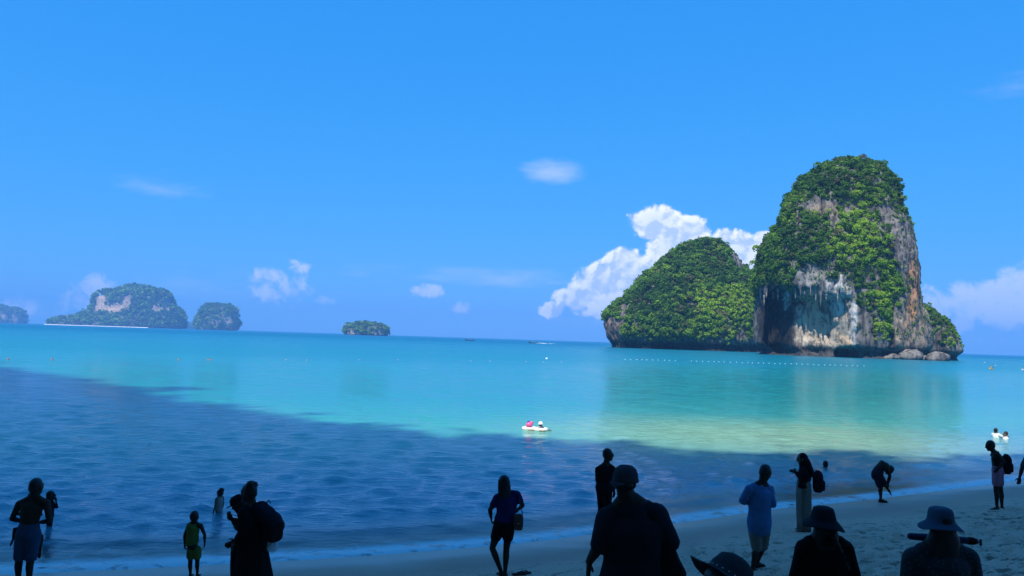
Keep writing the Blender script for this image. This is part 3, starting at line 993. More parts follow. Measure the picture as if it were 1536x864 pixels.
def tube(pts, radii, side=(1, 0, 0), n=14):
    """closed loft through pts; radii = r or (r along side, r across)"""
    pts = np.asarray(pts, float)
    rad = np.array([(r, r) if np.isscalar(r) else r for r in radii], float)
    tan = np.gradient(pts, axis=0)
    a = np.linspace(0, 2 * math.pi, n, endpoint=False)
    rings = []

    def ring(p, tv, r):
        tv = unit(tv)
        u = np.asarray(side, float) - np.dot(side, tv) * tv
        if np.linalg.norm(u) < .15:
            alt = np.array([0, 1.0, 0]) if abs(tv[1]) < .8 else np.array([1.0, 0, 0])
            u = alt - np.dot(alt, tv) * tv
        u = unit(u)
        v = np.cross(tv, u)
        return p + np.outer(np.cos(a) * r[0], u) + np.outer(np.sin(a) * r[1], v)
    for k in (1.0, .85, .5):
        q = math.sqrt(max(0, 1 - k * k)) + .02
        rings.append(ring(pts[0] - unit(tan[0]) * rad[0].min() * k, tan[0], rad[0] * q))
    for p, tv, r in zip(pts, tan, rad):
        rings.append(ring(p, tv, r))
    for k in (.5, .85, 1.0):
        q = math.sqrt(max(0, 1 - k * k)) + .02
        rings.append(ring(pts[-1] + unit(tan[-1]) * rad[-1].min() * k, tan[-1], rad[-1] * q))
    V = np.concatenate(rings)
    Fq = [list(f) for f in grid_faces(len(rings), n, True)]
    Fq.append(list(range(n))[::-1])
    Fq.append(list(range(len(V) - n, len(V))))
    return V, Fq


def ball(c, r, axes=None, n=12):
    c = np.asarray(c, float)
    r = np.array([r] * 3 if np.isscalar(r) else r, float)
    A = np.eye(3) if axes is None else np.array(axes)
    th = np.linspace(.08, math.pi - .08, n)[:, None]
    ph = np.linspace(0, 2 * math.pi, n + 4, endpoint=False)[None]
    S = np.stack([np.sin(th) * np.cos(ph), np.sin(th) * np.sin(ph), np.broadcast_to(np.cos(th), (n, n + 4))], -1)[::-1]
    V = c + (S * r).reshape(-1, 3) @ A
    k = n + 4
    Fq = [list(f) for f in grid_faces(n, k, True)]
    Fq.append(list(range(k))[::-1])
    Fq.append(list(range(len(V) - k, len(V))))
    return V, Fq


def box_shape(c, half, axes=None, rnd=.25):
    """rounded box"""
    V, Fq = ball((0, 0, 0), 1.0, None, 14)
    e = rnd
    n = (np.abs(V) ** (2 / e)).sum(1, keepdims=True) ** (e / 2)
    V = V / np.maximum(n, 1e-6)
    A = np.eye(3) if axes is None else np.array(axes)
    return np.asarray(c, float) + (V * np.array(half)) @ A, Fq


def fuse(name, shapes, voxel, org, smooth=4, dec=.35, folds=0.0, fscale=9.0):
    """one continuous skin round overlapping shapes"""
    verts, faces, off = [], [], 0
    for V, Fq in shapes:
        verts.append(V)
        faces += [[i + off for i in f] for f in Fq]
        off += len(V)
    V = np.concatenate(verts) - np.asarray(org)
    me = bpy.data.meshes.new('tmp')
    me.from_pydata(V.tolist(), [], faces)
    me.update()
    o = bpy.data.objects.new('tmp', me)
    COL.objects.link(o)
    md = o.modifiers.new('r', 'REMESH')
    md.mode, md.voxel_size, md.use_smooth_shade = 'VOXEL', voxel, True
    if smooth:
        ms = o.modifiers.new('s', 'SMOOTH')
        ms.factor, ms.iterations = .5, smooth
    if dec < 1:
        dc = o.modifiers.new('d', 'DECIMATE')
        dc.ratio = dec * .5
    dg = bpy.context.evaluated_depsgraph_get()
    out = bpy.data.meshes.new_from_object(o.evaluated_get(dg), depsgraph=dg)
    bpy.data.objects.remove(o)
    bpy.data.meshes.remove(me)
    out.name = name
    n = len(out.vertices)
    if folds and n:
        co = np.empty(n * 3, np.float32)
        out.vertices.foreach_get('co', co)
        no = np.empty(n * 3, np.float32)
        out.vertex_normals.foreach_get('vector', no)
        co, no = co.reshape(-1, 3), no.reshape(-1, 3)
        f = fbm(co * np.array([fscale, fscale, fscale * .45]) + org[0], 3)
        co = co + no * (folds * f)[:, None]
        out.vertices.foreach_set('co', co.astype(np.float32).ravel())
        out.update()
    out.polygons.foreach_set('use_smooth', np.ones(len(out.polygons), dtype=bool))
    return out


class Person:
    def __init__(s, label, px, Y, top_py, yaw=0, z0=None, H=None, skin=SKIN_D, build=1.0, group='people on the beach', hk=1.04):
        X = at(px, top_py, Y)[0]
        s.z0 = float(ground_z(X, Y)) if z0 is None else z0
        s.Y, s.yaw, s.skin = Y, R(yaw), skin
        s.H = H if H else (at(px, top_py, Y)[2] - s.z0)
        s.g, s.bw, s.hk = s.H / 1.72, build, hk
        s.base = np.array([X, Y, s.z0])
        s.f = np.array([math.sin(s.yaw), math.cos(s.yaw), 0])
        s.r = np.array([math.cos(s.yaw), -math.sin(s.yaw), 0])
        H_ = s.H
        up = np.array([0, 0, 1.0])
        b = s.base
        J = s.J = {}
        J['pelvis'] = b + up * .53 * H_
        J['waist'] = b + up * .615 * H_
        J['chest'] = b + up * .735 * H_
        J['neck'] = b + up * .835 * H_
        J['head'] = b + up * .932 * H_
        for k, sg in (('l', -1), ('r', 1)):
            J['sh' + k] = b + up * .808 * H_ + s.r * sg * .108 * H_ * build
            J['el' + k] = b + up * .625 * H_ + s.r * sg * .135 * H_ * build
            J['wr' + k] = b + up * .485 * H_ + s.r * sg * .14 * H_ * build + s.f * .04 * H_
            J['hi' + k] = b + up * .52 * H_ + s.r * sg * .052 * H_
            J['kn' + k] = b + up * .275 * H_ + s.r * sg * .055 * H_ + s.f * .01 * H_
            J['an' + k] = b + up * .045 * H_ + s.r * sg * .06 * H_
        s.face = s.f.copy()
        s.hup = up
        s.hand_dir = {}
        s.toe = {'l': s.f, 'r': s.f}
        s.root = empty('person', tuple(b))
        tag(s.root, label, 'person', group)

    def set(s, **kw):
        for k, v in kw.items():
            s.J[k] = at(v[0], v[1], s.Y + (v[2] if len(v) > 2 else 0.0))
        return s

    def look(s, yaw, down=0.0, tilt=0.0):
        a, d = R(yaw), R(down)
        h = np.array([math.sin(a), math.cos(a), 0])
        s.face = h * math.cos(d) - np.array([0, 0, 1]) * math.sin(d)
        rr = np.array([math.cos(a), -math.sin(a), 0])
        s.hup = unit(np.array([0, 0, 1]) * math.cos(d) + h * math.sin(d) + rr * math.sin(R(tilt)))
        return s

    def head_axes(s):
        f = unit(s.face)
        u = unit(s.hup - np.dot(s.hup, f) * f)
        return np.cross(f, u), f, u     # right, forward, up

    def head_shapes(s, k=1.0):
        g = s.g ** .55 * k * s.hk
        r, f, u = s.head_axes()
        c = s.J['head']
        A = [r, f, u]
        P = lambda a, b_, d: c + g * (r * a + f * b_ + u * d)
        sh = [ball(P(0, -.012, .022), np.array([.078, .098, .098]) * g, A),
              ball(P(0, .022, -.045), np.array([.062, .072, .082]) * g, A),
              ball(P(0, .065, -.098), np.array([.028, .026, .022]) * g, A),
              tube([P(0, .088, .018), P(0, .108, -.022)], [.010 * g, .017 * g], r, 8),
              ball(P(0, .086, -.060), np.array([.026, .014, .012]) * g, A),
              tube([P(-.045, .078, .030), P(0, .088, .032), P(.045, .078, .030)], [.010 * g] * 3, u, 8)]
        for sg in (-1, 1):
            sh.append(ball(P(sg * .080, -.008, -.012), np.array([.012, .022, .034]) * g, A))
        nb = s.J['neck']
        sh.append(tube([nb - (s.J['neck'] - s.J['chest']) * .15, nb, P(0, -.02, -.07)], [(.080 * s.g, .068 * s.g), (.066 * s.g, .062 * s.g), .060 * g], s.r))
        return sh

    def hand(s, k, curl=.5, spread=1.0):
        g = s.g
        wr, el = s.J['wr' + k], s.J['el' + k]
        d = unit(s.hand_dir.get(k, wr - el))
        inward = s.r * (1 if k == 'l' else -1)
        n = unit(inward - np.dot(inward, d) * d + 1e-4 * s.f)      # palm normal
        w = np.cross(d, n)
        if np.dot(w, s.f) < 0 and abs(np.dot(w, s.f)) > .2:
            w = -w
        sh = [tube([wr, wr + d * .045 * g, wr + d * .088 * g], [(.027 * g, .018 * g), (.038 * g, .017 * g), (.041 * g, .014 * g)], w, 10)]
        for i, (L, off) in enumerate(((.066, .030), (.076, .0105), (.071, -.0105), (.055, -.030))):
            p0 = wr + d * .085 * g + w * off * g
            d1 = unit(d + n * curl * .5 + w * off * 2.2 * spread)
            d2 = unit(d + n * curl * 1.3 + w * off * 2.2 * spread)
            p1 = p0 + d1 * L * .5 * g
            p2 = p1 + d2 * L * .5 * g
            sh.append(tube([p0 - d * .02 * g, p0, p1, p2], [.0095 * g, .0095 * g, .0088 * g, .0075 * g], w, 8))
        t0 = wr + d * .028 * g + w * .026 * g
        t1 = t0 + unit(d * .7 + w * .8 + n * .35) * .042 * g
        t2 = t1 + unit(d * 1.0 + w * .25 + n * .35) * .032 * g
        sh.append(tube([t0 - w * .01 * g, t0, t1, t2], [.014 * g, .013 * g, .0105 * g, .009 * g], n, 8))
        return sh

    def arm(s, k, inf=0.0, upto=2.0):
        J, g, b = s.J, s.g, s.bw
        a, e, w_ = J['sh' + k], J['el' + k], J['wr' + k]
        pts = [a, a + (e - a) * .35, a + (e - a) * .8, e, e + (w_ - e) * .3, e + (w_ - e) * .75, w_]
        rad = [.056 * b, .049 * b, .042 * b, .039, .040, .030, .025]
        t = [0, .35, .8, 1.0, 1.3, 1.75, 2.0]
        if upto < 2.0:
            kk = [i for i in range(7) if t[i] < upto]
            i = len(kk) - 1
            fr = (upto - t[i]) / (t[i + 1] - t[i])
            pts = [pts[j] for j in kk] + [pts[i] + (pts[i + 1] - pts[i]) * fr]
            rad = [rad[j] for j in kk] + [rad[i] + (rad[i + 1] - rad[i]) * fr]
        return tube(pts, [(r + inf) * g for r in rad], s.f)

    def leg(s, k, inf=0.0, upto=2.0, flare=0.0):
        J, g, b = s.J, s.g, s.bw
        h, n, a = J['hi' + k], J['kn' + k], J['an' + k]
        back = -s.f
        pts = [h + np.array([0, 0, .02]) * g, h + (n - h) * .3, h + (n - h) * .75, n, n + (a - n) * .3 + back * .012 * g, n + (a - n) * .7, a]
        rad = [.088 * b, .082 * b, .063 * b, .054, .056, .040, .034]
        t = [0, .3, .75, 1.0, 1.3, 1.7, 2.0]
        if upto < 2.0:
            kk = [i for i in range(7) if t[i] < upto]
            i = len(kk) - 1
            fr = (upto - t[i]) / (t[i + 1] - t[i])
            pts = [pts[j] for j in kk] + [pts[i] + (pts[i + 1] - pts[i]) * fr]
            rad = [rad[j] for j in kk] + [rad[i] + (rad[i + 1] - rad[i]) * fr]
        return tube(pts, [(r + inf + flare * i / len(rad)) * g for i, r in enumerate(rad)], s.r)

    def foot(s, k, inf=0.0):
        a, g, f = s.J['an' + k], s.g, unit(s.toe[k])
        dn = np.array([0, 0, -1.0])
        side = np.cross(f, [0, 0, 1.0])
        sh = [tube([a, a + dn * .035 * g - f * .012 * g], [.034 * g + inf, .036 * g + inf], side),
              tube([a - f * .035 * g + dn * .048 * g, a + f * .04 * g + dn * .045 * g, a + f * .115 * g + dn * .055 * g, a + f * .16 * g + dn * .060 * g],
                   [(.030 * g + inf, .026 * g + inf), (.036 * g + inf, .030 * g + inf), (.044 * g + inf, .020 * g + inf), (.036 * g + inf, .014 * g + inf)], side)]
        return sh

    def torso(s, inf=0.0, hem=None, hips=.95, waist=.80, chest=1.0, depth=1.0, flare=0.0, top=True):
        """hem: 0 keeps the whole trunk, else trims below (fraction between pelvis 0 and waist 1)"""
        J, g, b = s.J, s.g, s.bw
        pel, wa, ch, nk = J['pelvis'], J['waist'], J['chest'], J['neck']
        shm = (J['shl'] + J['shr']) / 2
        side = unit(J['shr'] - J['shl'] + .6 * s.r * .2)
        if np.linalg.norm(J['shr'] - J['shl']) < .1:
            side = s.r
        sw = max(.118 * g, .5 * np.linalg.norm((J['shr'] - J['shl'])))
        pts = [pel - (wa - pel) * .45, pel, wa, ch, shm * .75 + ch * .25, shm * .75 + nk * .25]
        rad = [(.140 * hips, .105 * depth), (.165 * hips, .120 * depth), (.155 * waist, .108 * depth), (.165 * chest, .122 * depth), (.150 * chest, .105 * depth), (.095, .075)]
        rad = [[(r + inf) * g * b for r in rr] for rr in rad]
        rad[4][0] = max(rad[4][0], sw * .93 + inf * g)
        if flare:
            rad[0] = [r + flare * g for r in rad[0]]
            rad[1] = [r + flare * g * .6 for r in rad[1]]
        if hem is not None:
            pts[0] = pel + (wa - pel) * hem
            pts[1] = pel + (wa - pel) * (hem * .6 + .4)
        return tube(pts, rad, side, 20)

    def shoulders(s, inf=0.0):
        J, g = s.J, s.g
        c = J['neck'] * .55 + (J['shl'] + J['shr']) / 2 * .45
        if inf >= 0:
            pass
        return tube([J['shl'], J['shl'] * .45 + c * .55, c, J['shr'] * .45 + c * .55, J['shr']], [(.050 + inf) * g, (.056 + inf) * g, (.062 + inf) * g, (.056 + inf) * g, (.050 + inf) * g], s.f)

    def traps(s, inf=0.0):
        J, g = s.J, s.g
        n0 = J['neck'] * .72 + J['head'] * .28
        return [tube([n0, J['neck'] * .55 + J['sh' + k] * .45 + UP * .012 * g, J['sh' + k]], [(.045 + inf) * g, (.058 + inf) * g, (.052 + inf) * g], s.f) for k in 'lr']

    def body(s, curl=.5, voxel=.0085, dec=.30, legs=True, arms='lr', depth=1.0, waist=.80, hips=.95, belly=0.0, headk=1.0):
        sh = [s.torso(depth=depth, waist=waist, hips=hips), s.shoulders()] + s.traps() + s.head_shapes(headk)
        if belly:
            sh.append(ball(s.J['waist'] + s.f * .06 * s.g, np.array([.14, .10, .13]) * s.g * belly, [s.r, s.f, np.array([0, 0, 1.0])]))
        for k in arms:
            sh.append(s.arm(k))
            sh += s.hand(k, curl)
        if legs:
            for k in 'lr':
                sh.append(s.leg(k))
                sh += s.foot(k)
                sh.append(ball((s.J['hi' + k] + s.J['pelvis']) / 2 - s.f * .045 * s.g, np.array([.085, .085, .10]) * s.g * s.bw))
        me = fuse('body', sh, voxel * max(.55, min(1.0, s.g)), s.base, 3, dec)
        o = make_obj('body', me, s.skin, s.root)
        r, f, u = s.head_axes()
        g = s.g ** .55 * headk * s.hk
        V, Fq = ball((0, 0, 0), .0125 * g, None, 8)
        em = mesh_np('eye', V, grid_faces(8, 12, True))
        for sg in (-1, 1):
            make_obj('eye', em, EYE, s.root, tuple(s.J['head'] - s.base + g * (r * sg * .031 + f * .078 + u * .008)))
        return o

    def wear(s, name, shapes, mat, voxel=.011, folds=.006, dec=.4, smooth=3, fscale=9.0, label=None):
        me = fuse(name, shapes, voxel, s.base, smooth, dec, folds, fscale)
        o = make_obj(name, me, mat, s.root)
        if label:
            o['label'] = label
        return o

    def shirt(s, mat, sleeve=.75, inf=.016, hem=-.5, flare=.012, depth=1.0, waist=.92, sleeve_inf=.018, folds=.007, name='shirt', belly=0.0, hips=1.0):
        sh = [s.torso(inf, None if hem <= -.45 else hem, waist=waist, depth=depth, flare=flare, hips=hips), s.shoulders(.014)] + [tube([s.J['neck'] * .75 + s.J['sh' + k] * .25 - UP * .005, s.J['neck'] * .35 + s.J['sh' + k] * .65 + UP * .012 * s.g, s.J['sh' + k]], [.055 * s.g, .064 * s.g, .062 * s.g], s.f) for k in 'lr']
        if belly:
            sh.append(ball(s.J['waist'] + s.f * .06 * s.g, np.array([.15, .11, .14]) * s.g * belly, [s.r, s.f, np.array([0, 0, 1.0])]))
        for k in 'lr':
            if sleeve > 0:
                sh.append(s.arm(k, sleeve_inf, sleeve))
        return s.wear(name, sh, mat, folds=folds)

    def shorts(s, mat, upto=.8, inf=.016, flare=.02, name='shorts', folds=.006, hips=1.0):
        J = s.J
        pel, wa = J['pelvis'], J['waist']
        g = s.g
        sh = [tube([pel - (wa - pel) * .35, pel, pel + (wa - pel) * .55], [(r0 * g * s.bw * hips, r1 * g * s.bw) for r0, r1 in ((.150, .125), (.176, .135), (.158, .122))], unit(J['hir'] - J['hil'] + s.r * .02), 20)]
        for k in 'lr':
            sh.append(s.leg(k, inf, upto, flare))
            sh.append(ball((J['hi' + k] + pel) / 2 - s.f * .045 * g, np.array([.100, .098, .11]) * g * s.bw))
        return s.wear(name, sh, mat, folds=folds)

    def hair(s, kind='short', length=.3, mat=HAIR, k=1.0, folds=.006):
        g = s.g ** .55 * k * s.hk
        r, f, u = s.head_axes()
        c = s.J['head']
        A = [r, f, u]
        P = lambda a, b_, d: c + g * (r * a + f * b_ + u * d)
        sh = [ball(P(0, -.022, .034), np.array([.085, .100, .097]) * g, A), ball(P(0, -.045, -.005), np.array([.080, .072, .085]) * g, A)]
        if kind == 'under':
            sh = [ball(P(0, -.04, -.012), np.array([.082, .074, .066]) * g, A)]
        if kind == 'long':
            dn = np.array([0, 0, -1.0])
            b0 = P(0, -.06, -.02)
            sh.append(tube([P(0, -.045, .02), b0 + dn * .06 * g, b0 + dn * length * .55 - s.f * .02, b0 + dn * length], [(.082 * g, .06 * g), (.092 * g, .055 * g), (.098 * g, .045 * g), (.055 * g, .022 * g)], s.r))
            for sg in (-1, 1):
                sh.append(tube([P(sg * .07, .0, .03), P(sg * .085, -.01, -.06), P(sg * .085, -.02, -.12) + dn * length * .35], [.028 * g, .032 * g, .022 * g], s.f))
        if kind == 'bun':
            sh.append(ball(P(-.012, -.055, .118), np.array([.060, .055, .042]) * g, A))
            sh.append(ball(P(.03, -.085, .095), np.array([.040, .045, .042]) * g, A))
        if kind == 'braid':
            sh = [ball(P(0, -.04, -.012), np.array([.082, .074, .066]) * g, A)]
            dn = np.array([0, 0, -1.0])
            b0 = P(.05, -.05, -.08)
            for i in range(7):
                sh.append(ball(b0 + dn * .038 * i + s.r * (.018 * i) + s.f * (-.02), .026 * g * (1 - .05 * i)))
        return s.wear('hair', sh, mat, voxel=.009, folds=folds, dec=.35, fscale=30.0)

    def lathe_hat(s, name, profile, mat, wave=0.0, tilt=0.0, up_off=.0, droop=None, label=None, k=1.0, squash=1.12):
        """profile: (radius, height) from crown top to brim edge, then back inside; worn on the head axes"""
        g = s.g ** .55 * k * s.hk
        r, f, u = s.head_axes()
        f2 = unit(f * math.cos(R(tilt)) + u * math.sin(R(tilt)))
        u2 = unit(u * math.cos(R(tilt)) - f * math.sin(R(tilt)))
        n = 40
        a = np.linspace(0, 2 * math.pi, n, endpoint=False)
        prof = np.array(profile, float)
        outer, inner = prof, prof[::-1] * np.array([1, 1]) - np.array([.004, .004])
        inner[:, 0] = np.maximum(inner[:, 0], .002)
        rows = []
        rmax = prof[:, 0].max()
        for rr, hh in np.concatenate([outer, inner]):
            bw_ = max(0, (rr - .105) / (rmax - .1049)) if rmax > .12 else 0
            dz = wave * bw_ * (np.sin(2 * a + .6) + .4 * np.sin(5 * a + 1.0))
            if droop is not None:
                dz = dz + bw_ * droop(a)
            rows.append(s.J['head'] + g * (np.outer(np.cos(a) * rr, r) + np.outer(np.sin(a) * rr * squash, f2) + np.outer(hh + up_off + dz, u2)))
        V = np.array(rows).reshape(-1, 3) - s.base
        me = mesh_np(name, V, grid_faces(len(rows), n, True))
        o = make_obj(name, me, mat, s.root)
        if label:
            o['label'] = label
        return o

    def sandals(s, mat=BLACK):
        for k in 'lr':
            a, g, f = s.J['an' + k], s.g, unit(s.toe[k])
            side = np.cross(f, [0, 0, 1.0])
            dn = np.array([0, 0, -1.0])
            V, Fq = box_shape(a + f * .06 * g + dn * .082 * g, (.135 * g, .048 * g, .011 * g), [f, side, np.array([0, 0, 1.0])], .45)
            sh = [(V, Fq), tube([a + f * .07 * g + side * .048 * g + dn * .07 * g, a + f * .065 * g + dn * .012 * g, a + f * .07 * g - side * .048 * g + dn * .07 * g], [(.022 * g, .010 * g)] * 3, f, 8)]
            s.wear('sandal', sh, mat, voxel=.007, folds=0, dec=.5)


def thing_mesh(name, label, cat, shapes, mat, org, voxel=.01, folds=.004, dec=.5, smooth=3, group=None, fscale=9.0):
    me = fuse(name, shapes, voxel, org, smooth, dec, folds, fscale)
    return tag(make_obj(name, me, mat, None, tuple(org)), label, cat, group)


def part_mesh(name, shapes, mat, root, org, voxel=.008, folds=0.0, dec=.5, smooth=3):
    return make_obj(name, fuse(name, shapes, voxel, org, smooth, dec, folds), mat, root)


UP = np.array([0, 0, 1.0])


def backpack(p, label, mat, c, half, yaw, group='bags', strap=True, mat2=None, shapes=None, pocket=None):
    """c = centre; half = (width, depth, height); yaw = facing of the wearer"""
    f = np.array([math.sin(R(yaw)), math.cos(R(yaw)), 0])
    r = np.array([math.cos(R(yaw)), -math.sin(R(yaw)), 0])
    w_, d_, h_ = half
    org = c - UP * h_
    root = empty('backpack', tuple(org))
    tag(root, label, 'backpack', group)
    A = [r, f, UP]
    part_mesh('main_bag', shapes or [box_shape(c, (w_, d_, h_), A, .55), ball(c + UP * h_ * .45, (w_ * .95, d_ * .95, h_ * .7), A)], mat, root, org, .012, .012, smooth=4 if shapes is None else 25)
    part_mesh('front_pocket', [box_shape(c - f * d_ * .95 - UP * h_ * .3 if pocket is None else pocket, (w_ * .72, d_ * .35, h_ * .5), A, .5)], mat2 or mat, root, org, .011, .004)
    part_mesh('top_handle', [tube([c + UP * h_ * 1.0 - r * .04 + f * d_ * .4, c + UP * (h_ + .045) + f * d_ * .4, c + UP * h_ * 1.0 + r * .04 + f * d_ * .4], [.009] * 3, f, 8)], mat, root, org, .006)
    if strap:
        for k in 'lr':
            shd = p.J['sh' + k]
            top = shd * .72 + p.J['neck'] * .28 + UP * .055 * p.g
            arc = [c + UP * h_ * .6 + r * (w_ * .5 * (1 if k == 'r' else -1)) + f * d_, top - f * .05, top + f * .05, shd * .8 + p.J['chest'] * .2 + f * .13 * p.g, p.J['waist'] + r * (.13 * p.g * (1 if k == 'r' else -1)) + f * .05]
            part_mesh('shoulder_strap', [tube(arc, [(.026, .008)] * 5, r, 10)], mat, root, org, .008)
    return root


def phone(c, f, u, label):
    """slab facing f with long axis u"""
    f, u = unit(f), unit(np.asarray(u, float) - np.dot(u, unit(f)) * unit(f))
    r = np.cross(u, f)
    root = empty('phone', tuple(c))
    tag(root, label, 'phone', 'phones held in hands')
    make_obj('case', mesh_from(box_shape((0, 0, 0), (.037, .0045, .078), [r, f, u], .3)), PHONE_CASE, root)
    make_obj('screen', mesh_from(box_shape(-f * .0042, (.034, .001, .074), [r, f, u], .2)), PHONE_GLASS, root)
    return root


def mesh_from(shape):
    V, Fq = shape
    me = bpy.data.meshes.new('m')
    me.from_pydata(np.asarray(V).tolist(), [], [[int(i) for i in f] for f in Fq])
    me.update()
    me.polygons.foreach_set('use_smooth', np.ones(len(me.polygons), dtype=bool))
    return me


PHONE_CASE = plain('phone_case', (.015, .015, .018), .4)
PHONE_GLASS = plain('phone_glass', (.01, .012, .02), .08)
def feet_Y(px, py):
    """distance at which the line of sight meets the beach"""
    Ys = np.linspace(3, 40, 4000)
    v = ray(px, py)
    X, Z = v[0] / v[1] * Ys, CAM_Z + v[2] / v[1] * Ys
    return float(Ys[np.argmax(Z <= np.maximum(ground_z(X, Ys), -.0))])


# -- bare-backed man carrying a child at the water's edge
p = Person('person with bare back and denim shorts standing at the waterline carrying a child', 45, 11.7, 718, 8, skin=SKIN_D)
p.set(head=(55, 730), neck=(51, 748), chest=(47, 764), waist=(44, 784), pelvis=(42.5, 798), shl=(29, 756), shr=(70, 755), ell=(18, 778), elr=(74, 781), wrl=(33, 782, .32), wrr=(58, 784, .32),
      hil=(35, 803), hir=(50, 803), knl=(29, 838), knr=(46, 839), anl=(27, 876), anr=(43, 877))
p.look(14, 4)
p.body(waist=.86)
p.hair('short')
p.shorts(fab(.025, .06, .11), .88, .022, .018)
pa = p
c = Person('small child carried against the chest of the bare-backed bather, legs dangling', 46, 12.02, 744, 188, z0=pa.z0 + .62, H=.95, skin=SKIN_D)
c.set(head=(47, 747, 0), neck=(46, 762), chest=(45, 770), waist=(44, 782), pelvis=(44, 792), shl=(56, 767), shr=(36, 767), ell=(62, 772, -.1), elr=(28, 772, -.1), wrl=(60, 766, -.12), wrr=(33, 766, -.12),
      hil=(49, 794), hir=(37, 794), knl=(62, 804, -.2), knr=(22, 794, -.2), anl=(60.5, 824, -.26), anr=(20, 806, -.26))
c.toe = {'l': unit([.1, -.3, -.9]), 'r': unit([-.2, -.3, -.9])}
c.look(190)
c.body(dec=.4)
c.hair('short')
c.shirt(fab(.10, .09, .10), .5)

# -- long-haired child standing in the shallows
Yg = on_z(78, 789, 0)[1]
p = Person('child with long hair standing in shallow water with a hand to the head', 77, Yg, 738, 40, z0=-.32, skin=SKIN_D)
p.set(elr=(86, 762), wrr=(84, 752, -.03), shr=(83, 760))
p.look(60)
p.body(dec=.35)
p.hair('long', .26)
p.wear('swimsuit', [p.torso(.010, None, waist=.9)], fab(.02, .02, .05))

# -- toddler in a yellow-green swimsuit
Yt = feet_Y(291, 866)
p = Person('toddler in yellow green swimsuit standing on wet sand facing the sea', 291, Yt, 763, 4, skin=SKIN_D)
p.set(head=(292, 775), neck=(292, 786), shl=(283, 789), shr=(301.5, 789), ell=(277, 803), elr=(307, 802), wrl=(277, 816), wrr=(307, 814), hil=(286.5, 826), hir=(295.5, 826), knl=(285.5, 843), knr=(296, 843), anl=(285.5, 861), anr=(296, 861))
p.body(curl=1.4, dec=.35, headk=.98)
p.hair('short', k=.98)
p.wear('swimsuit', [p.torso(.012, None, waist=.95, flare=.012), p.leg('l', .02, .45, .02), p.leg('r', .02, .45, .02)], fab(.10, .125, .03), label='yellow green ruffled swimsuit')
for k in 'lr':
    p.wear('shoulder_tie', [ball(p.J['sh' + k] + UP * .035, (.03, .012, .012))], fab(.10, .125, .03), voxel=.006)

# -- child sitting neck-deep
Yg = on_z(331, 767, 0)[1]
p = Person('child with tied hair sitting in the shallows facing away from the other bathers', 330, Yg, 735, -70, z0=-.45, H=.95, skin=SKIN_M)
d = at(330, 735, Yg)[2] - (p.z0 + p.H)
for k in p.J:
    p.J[k] = p.J[k] + UP * d
p.body(dec=.35, legs=False)
p.hair('bun', k=1.02)
p.wear('swimsuit', [p.torso(.010, None, waist=.9)], fab(.30, .24, .22))

# -- pair looking at a phone: nearer one with the backpack, the other in a cap beyond
YA = 10.3
p = Person('person in long black dress with hair tied up and a big backpack', 376, YA, 725, -62, skin=SKIN_D)
p.set(head=(373, 739), neck=(377, 757), chest=(379, 786), waist=(379, 815), pelvis=(379, 838), shl=(366, 769, -.12), shr=(386, 766, .12), ell=(363, 800, -.16), elr=(384, 800, .16), wrl=(352, 818, -.02), wrr=(356, 812, .14),
      hil=(372, 845, -.07), hir=(384, 845, .07))
p.look(-70, 8)
p.body(dec=.22)
p.hair('bun', k=.94, folds=.012)
bz = p.z0
rows, nA = [], 48
aa = np.linspace(0, 2 * math.pi, nA, endpoint=False)
for i, (cx, hw_, zt) in enumerate([(379, 18, 788), (379, 19, 806), (379, 21, 820), (379, 24, 838), (379, 28, 862), (379, 31, 885), (379, 32, 905), (379, 33, 985), (379, 30, 985), (379, 14, 800)]):
    q = at(cx, zt, YA)
    q[2] = max(q[2], bz + .03)
    hw_m = hw_ / F_PX * YA
    fl = 1 + .05 * np.sin(aa * 7 + i * .25) * min(1, i / 4)
    rows.append(np.stack([q[0] + np.cos(aa) * hw_m * fl, q[1] + np.sin(aa) * hw_m * .95 * fl, np.full(nA, q[2])], -1))
make_obj('dress_skirt', mesh_np('dress_skirt', np.array(rows).reshape(-1, 3) - p.base, grid_faces(len(rows), nA, True)), BLACK, p.root)
p.shirt(BLACK, 1.6, .016, -.3, 0.0, name='dress_bodice')
bk = backpack(p, 'big sagging black backpack on the back of the long dress wearer', NAVY, at(405, 786, YA - .02), (.17, .12, .26), -62, mat2=BLACK,
              shapes=[ball(at(391, 764, YA), (.11, .14, .11)), ball(at(399, 772, YA), (.13, .15, .12)), ball(at(408, 781, YA), (.13, .15, .12)), ball(at(413, 789, YA), (.125, .15, .10)), ball(at(406, 800, YA), (.12, .14, .12)), ball(at(398, 813, YA), (.09, .12, .09))], pocket=at(413, 798, YA - .12))
q = at(408.5, 817, YA - .05)
pl, t = new_mat('clear_plastic')
bs = t.n('ShaderNodeBsdfPrincipled', ins={'Base Color': (.62, .64, .66, 1), 'Roughness': .35})
trn = t.n('ShaderNodeBsdfTransparent')
t.n('ShaderNodeOutputMaterial', ins={'Surface': t.n('ShaderNodeMixShader', ins={0: .55, 1: trn.outputs[0], 2: bs.outputs[0]}).outputs[0]})
thing_mesh('plastic_bag', 'pale translucent plastic bag hanging under the big sagging backpack', 'bag', [box_shape(q, (.072, .05, .09), None, .6), tube([q + UP * .08, q + UP * .16], [.03, .012], (1, 0, 0), 8)], pl, q - UP * .09, .010, .008, fscale=30.)
pA = p
p = Person('person in a dark cap bending over a phone beside the long black dress', 368, YA + .45, 738, -75, H=1.62, skin=SKIN_D)
p.set(head=(357.5, 755), neck=(367, 765), chest=(375, 787), waist=(379, 815), pelvis=(381, 838), shl=(367, 773, -.13), shr=(373, 771, .15), ell=(359, 797, -.2), elr=(368, 800, .2), wrl=(349, 781, -.14), wrr=(356, 783, .02))
p.look(-78, 32)
